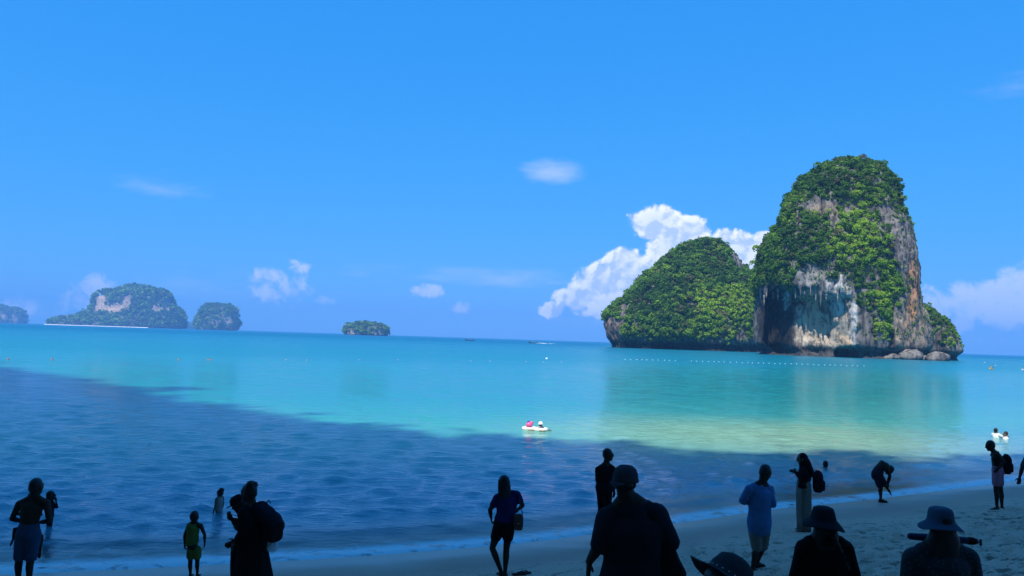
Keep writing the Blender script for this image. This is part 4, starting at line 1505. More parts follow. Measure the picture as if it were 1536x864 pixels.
p.hand_dir['l'] = unit(at(343, 772, YA + .3) - at(349, 781, YA + .31))
p.body(dec=.22, curl=.9)
p.hair('under')
p.lathe_hat('cap', [(.004, .118), (.05, .112), (.082, .085), (.094, .045), (.096, .012), (.094, .010)], BLACK)
r_, f_, u_ = p.head_axes()
p.wear('cap_peak', [box_shape(p.J['head'] + f_ * .125 + u_ * .022, (.068, .065, .006), [r_, f_, unit(u_ + f_ * .25)], .8)], BLACK, voxel=.006, folds=0)
p.shirt(NAVY, .8)
p.shorts(BLACK, 1.85, .02, 0, name='trousers')
phone(at(349, 772, YA + .28), unit([-.15, -.25, -1.0]), unit([-1, .1, -.1]), 'dark phone held flat by the capped person beside the black dress')

# -- woman with purple top and brown handbag
Yw = feet_Y(755, 865)
p = Person('person with long dark hair, purple top and bare legs walking on the wet sand', 756, Yw, 712, -15, skin=SKIN_D)
p.set(head=(755, 724), neck=(759, 740), chest=(761, 754), waist=(758, 772), pelvis=(755.5, 786), shl=(746, 747), shr=(775, 742), ell=(735, 765), elr=(784, 758), wrl=(736.5, 776, .06), wrr=(777.5, 764, .18),
      hil=(748, 792), hir=(763.5, 792), knl=(738.5, 822), knr=(759.5, 824), anl=(752, 858, .05), anr=(757.5, 860, -.05))
p.look(-40, 4)
p.toe = {'l': unit([-.35, .9, 0]), 'r': unit([.1, 1, 0])}
p.body(dec=.24, curl=1.0, hips=1.08, waist=.86)
p.hair('long', .34, folds=.010)
p.shirt(fab(.022, .018, .075), .55, hem=.1, flare=0)
p.shorts(BLACK, .42, .014, .01, hips=1.04)
hb = at(777.5, 783, Yw - .10)
root = empty('handbag', tuple(hb - UP * .15))
tag(root, 'small brown handbag hanging at the hip of the purple top wearer', 'handbag', 'bags')
BROWN = plain('brown_leather', (.10, .035, .03), .5)
part_mesh('bag_body', [box_shape(hb, (.082, .045, .135), None, .4)], BROWN, root, hb - UP * .15, .009)
part_mesh('flap', [box_shape(hb + UP * .05 - np.array([0, .03, 0]), (.078, .03, .075), None, .4)], BROWN, root, hb - UP * .15, .008)
part_mesh('buckle', [ball(hb - UP * .015 - np.array([0, .06, 0]), .012)], plain('brass', (.5, .35, .1), .3), root, hb - UP * .15, .005)
part_mesh('strap', [tube([hb + np.array([.07, 0, .13]), hb + np.array([.03, -.02, .25]), p.J['shr'] + UP * .06 - p.f * .02, p.J['shr'] + p.f * .12 - UP * .05, hb + np.array([-.06, .10, .13])], [(.012, .005)] * 5, (1, 0, 0), 8)], BROWN, root, hb - UP * .15, .006)
for i, (sx, sy) in enumerate([(786, 861), (779, 863)]):
    Yf = feet_Y(sx, sy)
    q = at(sx, sy, Yf)
    q[2] = float(ground_z(q[0], q[1])) + .02
    A = [unit([.95, .2, 0]), unit([-.2, .95, 0]), UP]
    root = empty('flip_flop', tuple(q))
    tag(root, 'dark red flip flop lying on the sand beside the purple top wearer', 'sandal', 'flip flops on the sand')
    part_mesh('sole', [box_shape(q, (.13, .047, .012), A, .5)], fab(.08, .02, .02), root, q, .006)
    part_mesh('thong', [tube([q + A[0] * .07 + UP * .012, q + A[0] * .04 + A[1] * .02 + UP * .04, q - A[0] * .02 + A[1] * .045 + UP * .012], [.006] * 3, A[0], 8), tube([q + A[0] * .07 + UP * .012, q + A[0] * .04 - A[1] * .02 + UP * .04, q - A[0] * .02 - A[1] * .045 + UP * .012], [.006] * 3, A[0], 8)], BLACK, root, q, .004)

# -- dark-clad man at the water's edge
p = Person('person all in dark clothes and glasses standing upright at the waterline', 908, 16.6, 672, 55, skin=SKIN_D)
p.set(head=(912.5, 682), neck=(909, 697), shl=(897.5, 705), shr=(918, 703), ell=(897, 724), elr=(921, 723), wrl=(901, 739, .05), wrr=(921, 738, .1))
p.look(78)
p.body(dec=.26)
p.hair('short')
p.shirt(BLACK, .8)
p.shorts(BLACK, 1.95, .018, 0, name='trousers')
r_, f_, u_ = p.head_axes()
h = p.J['head']
p.wear('glasses', [tube([h - r_ * .075 + f_ * .0 + u_ * .01, h - r_ * .07 + f_ * .10 + u_ * .008, h + f_ * .112 + u_ * .008, h + r_ * .07 + f_ * .10 + u_ * .008, h + r_ * .075 + u_ * .01], [(.012, .005)] * 5, u_, 8)], PHONE_CASE, voxel=.006, folds=0)

# -- big man in the foreground, cap worn backwards
YC = 5.5
p = Person('large person in loose dark tee and backwards cap walking toward the sea', 938, YC, 702, 12, skin=SKIN_D, build=1.1, hk=.86)
p.set(head=(938, 722), neck=(942, 750), chest=(949, 795), waist=(951, 838), pelvis=(951, 868), shl=(914, 782), shr=(982, 776), ell=(901, 815, -.04), elr=(1003, 812, -.02), wrl=(884, 842, .04), wrr=(981, 840, .22))
p.look(30, 3)
p.hand_dir['l'] = unit([-.05, .05, -1])
p.body(dec=.24, voxel=.0075, waist=.98, hips=1.0, curl=.6)
p.hair('under')
p.lathe_hat('cap', [(.004, .124), (.045, .119), (.078, .095), (.094, .055), (.099, .010), (.098, -.004)], fab(.045, .045, .05), squash=1.14, up_off=.004)
r_, f_, u_ = p.head_axes()
h = p.J['head']
p.wear('cap_peak', [box_shape(h - f_ * .098 - r_ * .02 - u_ * .004, (.058, .040, .007), [r_, unit(f_ + u_ * .55), unit(u_ - f_ * .55)], .8)], fab(.045, .045, .05), voxel=.006, folds=0)
p.wear('glasses', [tube([h - r_ * .066 - f_ * .01 + u_ * .01, h - r_ * .062 + f_ * .085 + u_ * .006, h + f_ * .108 + u_ * .006, h + r_ * .066 + f_ * .085 + u_ * .004, h + r_ * .070 - f_ * .01 + u_ * .01], [(.005, .004), (.017, .005), (.012, .005), (.019, .006), (.005, .004)], u_, 8)], PHONE_CASE, voxel=.005, folds=0)
p.shirt(fab(.013, .016, .021), 1.0, .020, -.5, .03, waist=1.05, sleeve_inf=.030, folds=.014)
p.shorts(BLACK, .95, .03, .03)
q = at(996, 848, YC - .05)
root = empty('shoulder_bag', tuple(q - UP * .25))
tag(root, 'black cloth shoulder bag hanging at the side of the loose tee wearer', 'shoulder bag', 'bags')
part_mesh('pouch', [tube([at(990, 800, YC - .04), at(996, 828, YC - .04), at(1003, 862, YC - .04), at(1003, 880, YC - .04)], [(.05, .05), (.085, .07), (.125, .09), (.12, .09)], (1, 0, 0), 18)], BLACK, root, q - UP * .25, .012, .012)
part_mesh('strap', [tube([at(990, 800, YC - .04), at(979, 775, YC - .10), at(966, 762, YC - .03), at(962, 775, YC + .12), at(985, 810, YC + .12)], [(.026, .008)] * 5, (1, 0, 0), 10)], BLACK, root, q - UP * .25, .008)

# -- only the hat shows: someone stooping low
YH = 3.7
p = Person('stooping person under a studded grey sun hat below the loose tee wearer', 1096, YH, 829, 60, H=1.62, skin=SKIN_D)
p.set(head=(1091, 872), neck=(1078, 900, .05), chest=(1056, 930, .08), waist=(1042, 980, .1), pelvis=(1038, 1020, .1), shl=(1070, 912, .20), shr=(1076, 918, -.16), ell=(1092, 990, .22), elr=(1098, 995, -.2), wrl=(1112, 1045, .2), wrr=(1118, 1050, -.12))
for k, sg in (('l', -1), ('r', 1)):
    hp = at(1038, 1030, YH + .1)
    p.J['hi' + k] = hp + p.r * sg * .09
    p.J['kn' + k] = np.array([hp[0] - .02, hp[1] + sg * .02, (hp[2] + p.z0) / 2]) + p.r * sg * .09
    p.J['an' + k] = np.array([hp[0], hp[1], float(ground_z(hp[0], hp[1])) + .075]) + p.r * sg * .09
p.look(62, 38)
p.body(dec=.22)
p.hair('under')
hm = fab(.035, .033, .036)
p.lathe_hat('sun_hat', [(.004, .125), (.045, .122), (.080, .100), (.098, .05), (.103, .012), (.14, .004), (.178, -.004), (.186, -.008)], hm, .012, 0, .0, label='grey sun hat with pale studs')
r_, f_, u_ = p.head_axes()
stud = mesh_from(ball((0, 0, 0), .0045, None, 8))
st_m = plain('pale_stud', (.5, .45, .42), .4)
g_ = p.g ** .55
for a in np.linspace(0, 2 * math.pi, 22, endpoint=False):
    make_obj('stud', stud, st_m, p.root, tuple(p.J['head'] - p.base + g_ * (r_ * math.cos(a) * .108 + f_ * math.sin(a) * .121 + u_ * .020)))
p.shirt(NAVY, .9)
p.shorts(BLACK, 1.8, .02, 0, name='trousers')

# -- man in the light blue shirt
Yb = feet_Y(1132, 857)
p = Person('person in light blue rolled sleeve shirt and khaki shorts looking down at a phone', 1142, Yb, 697, 42, skin=SKIN_D)
p.set(head=(1148.5, 709), neck=(1144, 725), chest=(1140, 745), waist=(1139.5, 768), pelvis=(1139, 784), shl=(1124, 734, -.05), shr=(1153, 736, .06), ell=(1113, 751, -.02), elr=(1160, 758, -.05), wrl=(1130, 758, .28), wrr=(1157, 741, .22),
      hil=(1132, 792), hir=(1146, 791, .05), knl=(1135, 822, .05), knr=(1144, 820, .12), anl=(1129, 852, 0), anr=(1135.5, 843, .30))
p.look(68, 26)
p.toe = {'l': unit([.6, .7, 0]), 'r': unit([.8, .5, 0])}
p.hand_dir['r'] = unit([.1, .1, 1])
p.body(dec=.26, waist=.95, curl=1.0)
p.hair('short', folds=.010)
p.shirt(fab(.055, .14, .28), 1.22, .022, -.5, .03, waist=1.08, folds=.011)
p.shorts(fab(.17, .15, .13), .95, .024, .014)
p.sandals()
phone(at(1161, 735, Yb + .24), unit([.45, -.2, .2]), unit([.3, .3, 1]), 'dark phone held up by the light blue shirt wearer')

# -- woman in head scarf and long pleated skirt
Ys_ = feet_Y(1206, 797)
p = Person('person in dark head scarf and long pale pleated skirt holding up a camera', 1206, Ys_, 679, -72, skin=SKIN_M)
p.set(head=(1202.5, 688), neck=(1208, 702), chest=(1208, 711), waist=(1206, 723), shl=(1206, 705, -.14), shr=(1210, 704, .15), ell=(1203, 718, -.2), elr=(1202, 717, .15), wrl=(1195, 709, -.08), wrr=(1194, 709, .05))
p.look(-78, 14)
p.body(dec=.26, curl=1.1)
r_, f_, u_ = p.head_axes()
h = p.J['head']
p.wear('head_scarf', [ball(h + u_ * .015 - f_ * .03, (.094, .105, .112), [r_, f_, u_]), tube([h - f_ * .05 - u_ * .02, h - f_ * .11 - UP * .10, p.J['neck'] - p.f * .16 - UP * .14], [(.10, .08), (.12, .08), (.13, .05)], p.r),
                      tube([h - u_ * .07 + f_ * .01, p.J['neck'] + p.f * .05, p.J['chest'] + p.f * .09], [(.075, .07), (.10, .08), (.13, .05)], p.r)], BLACK, folds=.010)
p.shirt(BLACK, 1.85, .02, .1, 0)
rows = []
for i, (cy, hw_) in enumerate([(718, 8.0), (726, 9.2), (745, 9.4), (765, 9.2), (782, 8.8), (795.5, 8.6), (795.5, 7.6), (760, 7), (725, 6.5)]):
    q = at(1205.5 + (cy - 719) * .01, cy, Ys_)
    hw_m = hw_ / F_PX * Ys_
    fl = 1 + (.16 * np.abs(np.sin(aa * 9)) + .05 * np.sin(aa * 5)) * min(1, .25 + i / 3)
    rows.append(np.stack([q[0] + np.cos(aa) * hw_m * fl, q[1] + np.sin(aa) * hw_m * 1.15 * fl, np.full(nA, max(q[2], p.z0 + .03))], -1))
make_obj('skirt', mesh_np('skirt', np.array(rows).reshape(-1, 3) - p.base, grid_faces(len(rows), nA, True)), fab(.19, .155, .13), p.root)
backpack(p, 'dark maroon backpack on the back of the long skirt wearer', fab(.035, .012, .016), at(1227, 723, Ys_), (.16, .11, .22), -72)
q = at(1191.5, 706.5, Ys_ - .02)
root = empty('camera', tuple(q))
tag(root, 'small dark camera held up by the head scarf wearer', 'camera')
A = [p.r, p.f, UP]
part_mesh('camera_body', [box_shape(q, (.065, .028, .042), A, .3), box_shape(q + UP * .045, (.025, .022, .015), A, .4)], PHONE_CASE, root, q, .006)
part_mesh('lens', [tube([q + p.f * .02, q + p.f * .075], [.03, .032], UP, 16)], PHONE_GLASS, root, q, .006)
part_mesh('neck_strap', [tube([q + p.r * .06 + UP * .03, q + p.r * .07 - p.f * .03 + UP * .06, p.J['chest'] + p.r * .06 + p.f * .12, p.J['neck'] + p.r * .07 + UP * .02], [.006] * 4, UP, 8)], BLACK, root, q, .006)

# -- woman in black with a floppy hat
YK = 5.5
p = Person('person in all black with floppy dark hat and side braid on the dry sand', 1236, YK, 758, 4, skin=SKIN_D, hk=.92)
p.set(head=(1235, 783), neck=(1236, 806), chest=(1237, 838), waist=(1237, 880), pelvis=(1237, 915), shl=(1206, 823), shr=(1268, 824), ell=(1194, 862), elr=(1281, 862), wrl=(1190, 905), wrr=(1285, 905))
p.look(4)
p.body(dec=.22)
p.hair('braid')
p.wear('nape_hair', [tube([p.J['head'] - UP * .05 - p.f * .03, p.J['neck'] + UP * .02 - p.f * .03, p.J['neck'] - UP * .06 - p.f * .05], [(.085, .06), (.095, .06), (.08, .04)], p.r)], HAIR, folds=.008)
p.lathe_hat('floppy_hat', [(.004, .112), (.055, .110), (.076, .100), (.086, .070), (.094, .035), (.100, .010), (.125, .000), (.155, -.010), (.160, -.016)], fab(.012, .016, .022), .006, 0, .010, droop=lambda a: -.018 - .018 * np.sin(a * 1.0 + 2.4) - .022 * np.cos(2 * a))
p.shirt(BLACK, 1.9, .016, -.5, .01, sleeve_inf=.014)
p.shorts(BLACK, 1.95, .018, 0, name='trousers')
p.wear('collar_scarf', [tube([p.J['shl'] * .55 + p.J['neck'] * .45, p.J['neck'] - p.f * .06, p.J['shr'] * .55 + p.J['neck'] * .45], [.045, .055, .045], UP)], BLACK, folds=.01)

# -- person with the bucket hat and an umbrella across the shoulders
YU = 5.1
p = Person('person in blue bucket hat holding an umbrella level across the shoulders', 1411, YU, 761, 2, skin=SKIN_D, build=1.1, hk=.94)
p.set(head=(1411, 787), neck=(1411, 812), chest=(1412, 848), waist=(1412, 895), pelvis=(1412, 930), shl=(1371, 838), shr=(1451, 838), ell=(1363, 880), elr=(1462, 880), wrl=(1376, 846, .30), wrr=(1450, 846, .30))
p.look(2)
p.body(dec=.22, curl=1.3)
p.hair('under')
p.wear('nape_hair', [tube([p.J['head'] - UP * .05 - p.f * .03, p.J['neck'] + UP * .02 - p.f * .03, p.J['neck'] - UP * .08 - p.f * .05], [(.09, .06), (.11, .06), (.10, .04)], p.r)], HAIR, folds=.008)
p.lathe_hat('bucket_hat', [(.004, .118), (.050, .117), (.074, .106), (.083, .085), (.088, .045), (.094, .016), (.112, .000), (.146, -.018), (.150, -.022)], fab(.045, .075, .11), .006, 0, .010, droop=lambda a: -.018 * np.cos(2 * a) - .004)
pm, t = new_mat('patterned_fabric')
g = t.n('ShaderNodeTexCoord').outputs['Object']
v = t.n('ShaderNodeTexVoronoi', ins={'Vector': g, 'Scale': 42.0})
cc = t.mix(t.smooth(v.outputs['Distance'], .32, .24), (.012, .012, .016), (.045, .045, .05))
t.n('ShaderNodeOutputMaterial', ins={'Surface': t.n('ShaderNodeBsdfPrincipled', ins={'Base Color': cc, 'Roughness': .9}).outputs[0]})
p.shirt(pm, .95, .018, -.5, .02, waist=1.0, sleeve_inf=.022, folds=.010)
p.shorts(BLACK, 1.95, .018, 0, name='trousers')
a_, b_ = at(1366, 804.5, YU + .20), at(1463, 812, YU + .20)
e_ = at(1471, 813.5, YU + .20)
ax = unit(b_ - a_)
root = empty('umbrella', tuple(a_))
tag(root, 'folded dark blue umbrella held level across the shoulders under the bucket hat', 'umbrella')
part_mesh('folded_canopy', [tube([a_, a_ + (b_ - a_) * .25, a_ + (b_ - a_) * .7, b_], [.022, .026, .025, .021], UP, 16)], fab(.02, .035, .07), root, a_, .005, .003)
part_mesh('shaft', [tube([b_, e_], [.006, .006], UP, 10)], PHONE_CASE, root, a_, .004)
part_mesh('handle', [tube([e_ - UP * .018, e_ + UP * .014], [.009, .009], ax, 10)], PHONE_CASE, root, a_, .004)
part_mesh('tie_band', [tube([a_ + (b_ - a_) * .93 - ax * .01, a_ + (b_ - a_) * .93 + ax * .01], [.026, .026], UP, 16)], BLACK, root, a_, .004)

# -- man bending over on one leg
Ym = feet_Y(1322, 754)
p = Person('person bent double on one leg pulling at a sandal by the waterline', 1322, Ym, 660, 88, H=1.70, skin=SKIN_D, build=1.15)
p.set(pelvis=(1316, 711), waist=(1318.5, 704), chest=(1325, 697.5), neck=(1331, 698.5), head=(1334, 705), shl=(1330, 701, .17), shr=(1330, 702, -.17), ell=(1335, 713, .17), elr=(1335, 714, -.14), wrl=(1331, 724, .05), wrr=(1332, 726, -.08),
      hil=(1316, 713, .08), hir=(1317, 713, -.08), knl=(1321, 732, .06), knr=(1327, 727, -.10), anl=(1321, 748, .04), anr=(1331, 730, -.06))
p.face, p.hup = unit([.25, 0, -1]), unit([1, 0, .3])
p.toe = {'l': unit([1, -.1, 0]), 'r': unit([.6, 0, -.8])}
p.body(dec=.28, waist=.85)
p.hair('short')
p.shorts(fab(.02, .02, .03), .75, .018, .01)
p.sandals()

# -- man in pink shorts with a backpack
Yp = feet_Y(1496, 764)
p = Person('bare chested person in pink shorts leaning forward with a backpack by the waterline', 1490, Yp, 659, -78, skin=SKIN_D)
p.set(head=(1485, 668.5), neck=(1490.5, 678), chest=(1495, 688), waist=(1495.5, 698), pelvis=(1496.5, 706), shl=(1494, 681, -.17), shr=(1496, 681, .17), ell=(1506.5, 693, -.24), elr=(1506, 693, .24), wrl=(1498, 702, -.2), wrr=(1499, 702, .2),
      hil=(1495, 711, -.08), hir=(1498, 711, .08), knl=(1494, 736, -.07), knr=(1501, 736, .10), anl=(1495.5, 760.5, -.05), anr=(1503, 760, .12))
p.look(-80, 14)
p.toe = {'l': unit([-1, -.1, 0]), 'r': unit([-1, .2, 0])}
p.body(dec=.28, waist=.9)
p.hair('short')
p.shorts(fab(.36, .14, .19), .55, .018, .012)
p.sandals()
backpack(p, 'black teardrop backpack worn by the pink shorts wearer', BLACK, at(1510, 697, Yp), (.15, .10, .235), -78)

# -- someone just entering at the edge: arm and hand
Ye = 18.0
p = Person('person in dark tee walking past beside the pink shorts wearer, one arm hanging', 1552, Ye, 655, -70, skin=SKIN_D)
p.set(shl=(1543, 684, -.1), ell=(1533, 703, -.12), wrl=(1529.5, 716, -.14))
p.hand_dir['l'] = unit([-.15, 0, -1])
p.body(dec=.28)
p.hair('short')
p.shirt(fab(.02, .05, .05), .8)
p.shorts(BLACK, .9, .02, .02)


# ------------------------------------------------------------------ bathers farther out, floats, boats, buoys
def bather(label, px, wl_py, top_py, yaw, skin, shirt=None, hair=True, sink=None, group='bathers in the sea'):
    Yb_ = on_z(px, wl_py, 0)[1]
    ztop = at(px, top_py, Yb_)[2]
    p = Person(label, px, Yb_, top_py, yaw, z0=ztop - 1.6, H=1.6, skin=skin, group=group)
    for k, sg in (('l', -1), ('r', 1)):
        p.J['el' + k] = p.J['sh' + k] + p.f * .2 + p.r * sg * .12 - UP * .12
        p.J['wr' + k] = p.J['el' + k] + p.f * .2 + UP * .03
    p.body(dec=.2, voxel=.012)
    if hair:
        p.hair('short')
    if shirt is not None:
        p.shirt(shirt, .7)
    return p


WHITE = fab(.75, .75, .74)
bather('bather in white shirt and dark glasses chest deep beside another swimmer', 1494, 656, 642.5, 70, SKIN_M, WHITE)
bather('bather in white shirt low in the water, dark haired, following the glasses wearer', 1508, 657.5, 647.5, -80, SKIN_M, WHITE)
bather('lone swimmer with only a dark head above the shaded water', 1238, 701, 691.5, 0, SKIN_D)


def swim_ring(label, px, py, rad, mat, head_mat, head_col_label, top_py, hatmat, hatname):
    q = on_z(px, py, 0)
    root = empty('swim_ring', tuple(q))
    tag(root, label, 'swim ring', 'swim rings')
    n, m_ = 28, 12
    A1 = np.linspace(0, 2 * math.pi, n, endpoint=False)[:, None]
    A2 = np.linspace(0, 2 * math.pi, m_, endpoint=False)[None]
    rt = rad * .30
    V = np.stack([(rad + rt * np.cos(A2)) * np.cos(A1), (rad + rt * np.cos(A2)) * np.sin(A1), rt * np.sin(A2) + rt * .55 + 0 * A1], -1)
    Fq = grid_faces(n, m_, True)
    last = np.stack([(n - 1) * m_ + np.arange(m_), (n - 1) * m_ + (np.arange(m_) + 1) % m_, (np.arange(m_) + 1) % m_, np.arange(m_)], -1)
    make_obj('ring', mesh_np('ring', V.reshape(-1, 3), np.concatenate([Fq, last])), mat, root)
    make_obj('valve', mesh_from(ball((rad * .7, -rad * .75, rt * 1.4), .018, None, 8)), WHITE, root)
    p = Person(head_col_label, px, q[1], top_py, 120, z0=at(px, top_py, q[1])[2] - 1.35, H=1.35, skin=SKIN_M, group='bathers in the sea')
    for k, sg in (('l', -1), ('r', 1)):
        p.J['el' + k] = p.J['sh' + k] + p.f * .12 + p.r * sg * .16 - UP * .10
        p.J['wr' + k] = p.J['el' + k] + p.f * .18 + UP * .0
    p.body(dec=.2, voxel=.012)
    p.lathe_hat(hatname, [(.004, .124), (.05, .118), (.088, .085), (.100, .035), (.103, .005), (.13, -.004)], hatmat, up_off=.004)
    p.shirt(hatmat if hatname == 'bathing_cap' else fab(.30, .26, .25), .6)
    return root


r0 = swim_ring('white and pink swim ring floating in the sunlit turquoise water', 794, 644, .27, plain('ring_white', (.82, .76, .76), .35), None, 'bather in dark blue hat sitting in the pink and white swim ring', 632, fab(.03, .04, .35), 'sun_hat')
q0 = np.array(r0.location)
part_mesh('pink_wing', [ball(q0 + np.array([-.02, -.24, .22]), (.15, .09, .13)), ball(q0 + np.array([.07, -.18, .30]), (.10, .08, .10))], plain('ring_pink', (.75, .12, .30), .35), r0, q0, .016)
swim_ring('plain white swim ring floating in the sunlit turquoise water', 811, 645.5, .27, plain('ring_plain', (.82, .80, .76), .35), None, 'bather in white hat sitting in the plain white swim ring', 633, WHITE, 'sun_hat')

HULL = plain('boat_wood', (.10, .055, .035), .6)
HULL_D = plain('boat_dark', (.03, .028, .03), .6)
FOAM = plain('foam_white', (.8, .82, .82), .9)


def longtail(label, px, Y, heading, L, canopy, group='boats under way'):
    q = at(px, 500, Y)
    q[2] = 0
    root = empty('longtail_boat', tuple(q))
    root.rotation_euler = (0, 0, heading)
    tag(root, label, 'boat', group)
    n = 17
    rows = []
    for i in range(n):
        t_ = i / (n - 1)
        x = (t_ - .5) * L
        wd = .95 * (math.sin(math.pi * min(1, .12 + t_ * .88)) ** .6) * (1 if t_ < .9 else .5) + .03
        sheer = .75 + 1.9 * max(0, t_ - .62) ** 2 * 5.2 + .35 * max(0, .25 - t_) * 3
        keel = -.25 + (max(0, t_ - .78) * 4.2) ** 1.5
        rows.append([[x, -wd, sheer], [x, -wd * .75, (sheer + keel) * .45], [x, 0, keel], [x, wd * .75, (sheer + keel) * .45], [x, wd, sheer], [x, wd * .88, sheer - .12], [x, 0, keel + .18], [x, -wd * .88, sheer - .12]])
    make_obj('hull', mesh_np('hull', np.array(rows).reshape(-1, 3), grid_faces(n, 8, True)), HULL_D, root)
    zpr = rows[-1][0][2]
    make_obj('prow', mesh_from(tube([(L * .46, 0, zpr - .5), (L * .51, 0, zpr + .2), (L * .53, 0, zpr + .95)], [.12, .10, .06], (0, 1, 0), 8)), HULL, root)
    make_obj('prow_sash', mesh_from(tube([(L * .505, 0, zpr - .1), (L * .515, 0, zpr + .3)], [.16, .14], (0, 1, 0), 8)), plain('sash', (.6, .12, .16), .8), root)
    if canopy:
        V, Fq = box_shape((-L * .06, 0, 2.25), (L * .22, .95, .06), None, .3)
        make_obj('canopy', mesh_from((V, Fq)), plain('canopy_cloth', (.45, .20, .18), .8), root)
        for sx in (-.26, -.06, .14):
            for sy in (-.85, .85):
                make_obj('post', mesh_from(tube([(L * sx, sy, .6), (L * sx, sy, 2.25)], [.04, .04], (1, 0, 0), 8)), HULL, root)
    make_obj('engine', mesh_from(box_shape((-L * .46, 0, 1.25), (.4, .28, .3), None, .4)), PHONE_CASE, root)
    make_obj('propeller_shaft', mesh_from(tube([(-L * .46, 0, 1.2), (-L * .75, 0, -.1)], [.05, .04], (0, 1, 0), 8)), PHONE_CASE, root)
    # crew, seated low
    M = Matrix.Translation(tuple(q)) @ Matrix.Rotation(heading, 4, 'Z')
    where = 'canopied longtail boat' if canopy else 'speeding longtail boat'
    for i, (sx, who) in enumerate(((-.36, 'boatman sitting by the engine of the '), (.05, 'passenger in white sitting amidships in the '), (.2, 'passenger in red sitting toward the prow of the '))):
        c = np.array([L * sx, .1, .75])
        me = fuse('body', [tube([c, c + UP * .55], [(.2, .14), (.22, .13)], (0, 1, 0), 12), ball(c + UP * .83, (.09, .1, .12)), tube([c + UP * .5, c + UP * .75], [.06, .055], (0, 1, 0), 8)]
                  + [tube([c, c + np.array([.4, .12 * sg, 0]), c + np.array([.42, .12 * sg, -.35]), c + np.array([.58, .12 * sg, -.40])], [.09, .07, .05, .03], UP) for sg in (-1, 1)]
                  + [tube([c + np.array([0, .22 * sg, .5]), c + np.array([.12, .28 * sg, .25]), c + np.array([.34, .2 * sg, .12])], [.055, .045, .03], UP) for sg in (-1, 1)], .03, (0, 0, 0), 2, .8)
        o = make_obj('person', me, [SKIN_D, WHITE, fab(.4, .1, .1)][i])
        o.matrix_world = M
        tag(o, who + where, 'person', 'people aboard the boats')
    return root, q


longtail('small dark longtail boat with canopy crossing near the horizon', 705, 980, R(180 + 14), 11.5, True)
b2, q2 = longtail('dark longtail boat speeding with a white wake behind it', 800, 850, R(180 + 8), 9.5, False)


def wake(label, x0, x1, Y, wd):
    n = 40
    u = np.linspace(0, 1, n)
    rng = np.random.default_rng(2)
    rows = []
    for k in np.linspace(-1, 1, 7):
        h = (1 - k * k) * .45 * (1 - u) ** .6 * (1 + .6 * np.sin(u * 40 + k * 3)) + .015
        rows.append(np.stack([x0 + (x1 - x0) * u, Y + k * wd * (.5 + 1.2 * u) + u * 4, h], -1))
    V = np.array(rows)
    V[..., 2] += .05 * rng.random(V.shape[:2])
    org = V.reshape(-1, 3).mean(0)
    m, t = new_mat('wake_foam')
    g = t.n('ShaderNodeNewGeometry').outputs['Position']
    nn = t.noise(t.scalevec(g, .25, .6, 1), 1.0, 4.0, .6)
    d = t.n('ShaderNodeBsdfDiffuse', ins={'Color': (.8, .82, .83, 1)})
    tr = t.n('ShaderNodeBsdfTransparent')
    t.n('ShaderNodeOutputMaterial', ins={'Surface': t.n('ShaderNodeMixShader', ins={0: t.smooth(nn, .42, .56), 1: tr.outputs[0], 2: d.outputs[0]}).outputs[0]})
    tag(make_obj('wake', mesh_np('wake', V.reshape(-1, 3) - org, grid_faces(7, n)), m, None, tuple(org)), label, 'wake', kind='stuff')


wake('white wake trailing the speeding longtail boat', q2[0] + 3, q2[0] + 26, 850, 1.3)

# kayaks
for (kx, ky, label, colr) in [(1487, 553, 'yellow sea kayak with a paddler raising a white paddle', (.75, .42, .05)), (1537, 554, 'white sea kayak beyond the two white shirted bathers', (.75, .75, .72))]:
    q = on_z(kx, ky + 1, 0)
    root = empty('kayak', tuple(q))
    root.rotation_euler = (0, 0, R(75 if kx < 1500 else 25))
    tag(root, label, 'kayak', 'kayaks')
    km = plain('kayak_shell', colr, .35)
    make_obj('hull', fuse('hull', [tube([(-1.6, 0, .16), (-1.0, 0, .1), (0, 0, .1), (1.0, 0, .1), (1.6, 0, .16)], [(.05, .05), (.27, .14), (.36, .17), (.27, .14), (.05, .05)], (0, 1, 0), 16)], .03, (0, 0, 0), 2, .5), km, root)
    make_obj('seat', mesh_from(box_shape((-.3, 0, .32), (.2, .2, .12), None, .4)), BLACK, root)
    pr = Person('kayaker in orange vest paddling the yellow kayak' if kx < 1500 else 'kayaker paddling the white kayak', kx, q[1], ky - 6, 75, z0=.25 - .80, H=1.65, skin=SKIN_M, group='kayakers')
    for k, sg in (('l', -1), ('r', 1)):
        pr.J['hi' + k] = pr.J['pelvis'] + pr.r * sg * .09
        pr.J['kn' + k] = pr.J['hi' + k] + pr.f * .42 + UP * .08
        pr.J['an' + k] = pr.J['kn' + k] + pr.f * .40 - UP * .05
        pr.J['el' + k] = pr.J['sh' + k] + pr.f * .15 + pr.r * sg * .1 - UP * .18
        pr.J['wr' + k] = pr.J['el' + k] + pr.f * .22 + UP * .12
    pr.body(dec=.15, voxel=.016)
    pr.hair('short')
    pr.wear('life_vest', [pr.torso(.04, .3)], fab(.7, .35, .05) if kx < 1500 else fab(.7, .2, .05), voxel=.02)
    mid = (pr.J['wrl'] + pr.J['wrr']) / 2
    dirp = unit(pr.r + UP * .45)
    pr0 = empty('paddle', tuple(mid))
    tag(pr0, 'white double bladed paddle lifted by the ' + ('yellow' if kx < 1500 else 'white') + ' kayak paddler', 'paddle', 'paddles')
    part_mesh('shaft', [tube([mid - dirp * .85, mid + dirp * .85], [.018, .018], UP, 8)], PHONE_CASE, pr0, mid, .012)
    for sg in (-1, 1):
        part_mesh('blade', [ball(mid + dirp * sg * 1.02, (.24, .09, .03), [dirp, unit(np.cross(dirp, pr.f)), pr.f])], WHITE, pr0, mid, .012)

# buoys: pale float lines off the islands, reddish ones in the bay
buoy_me = {}


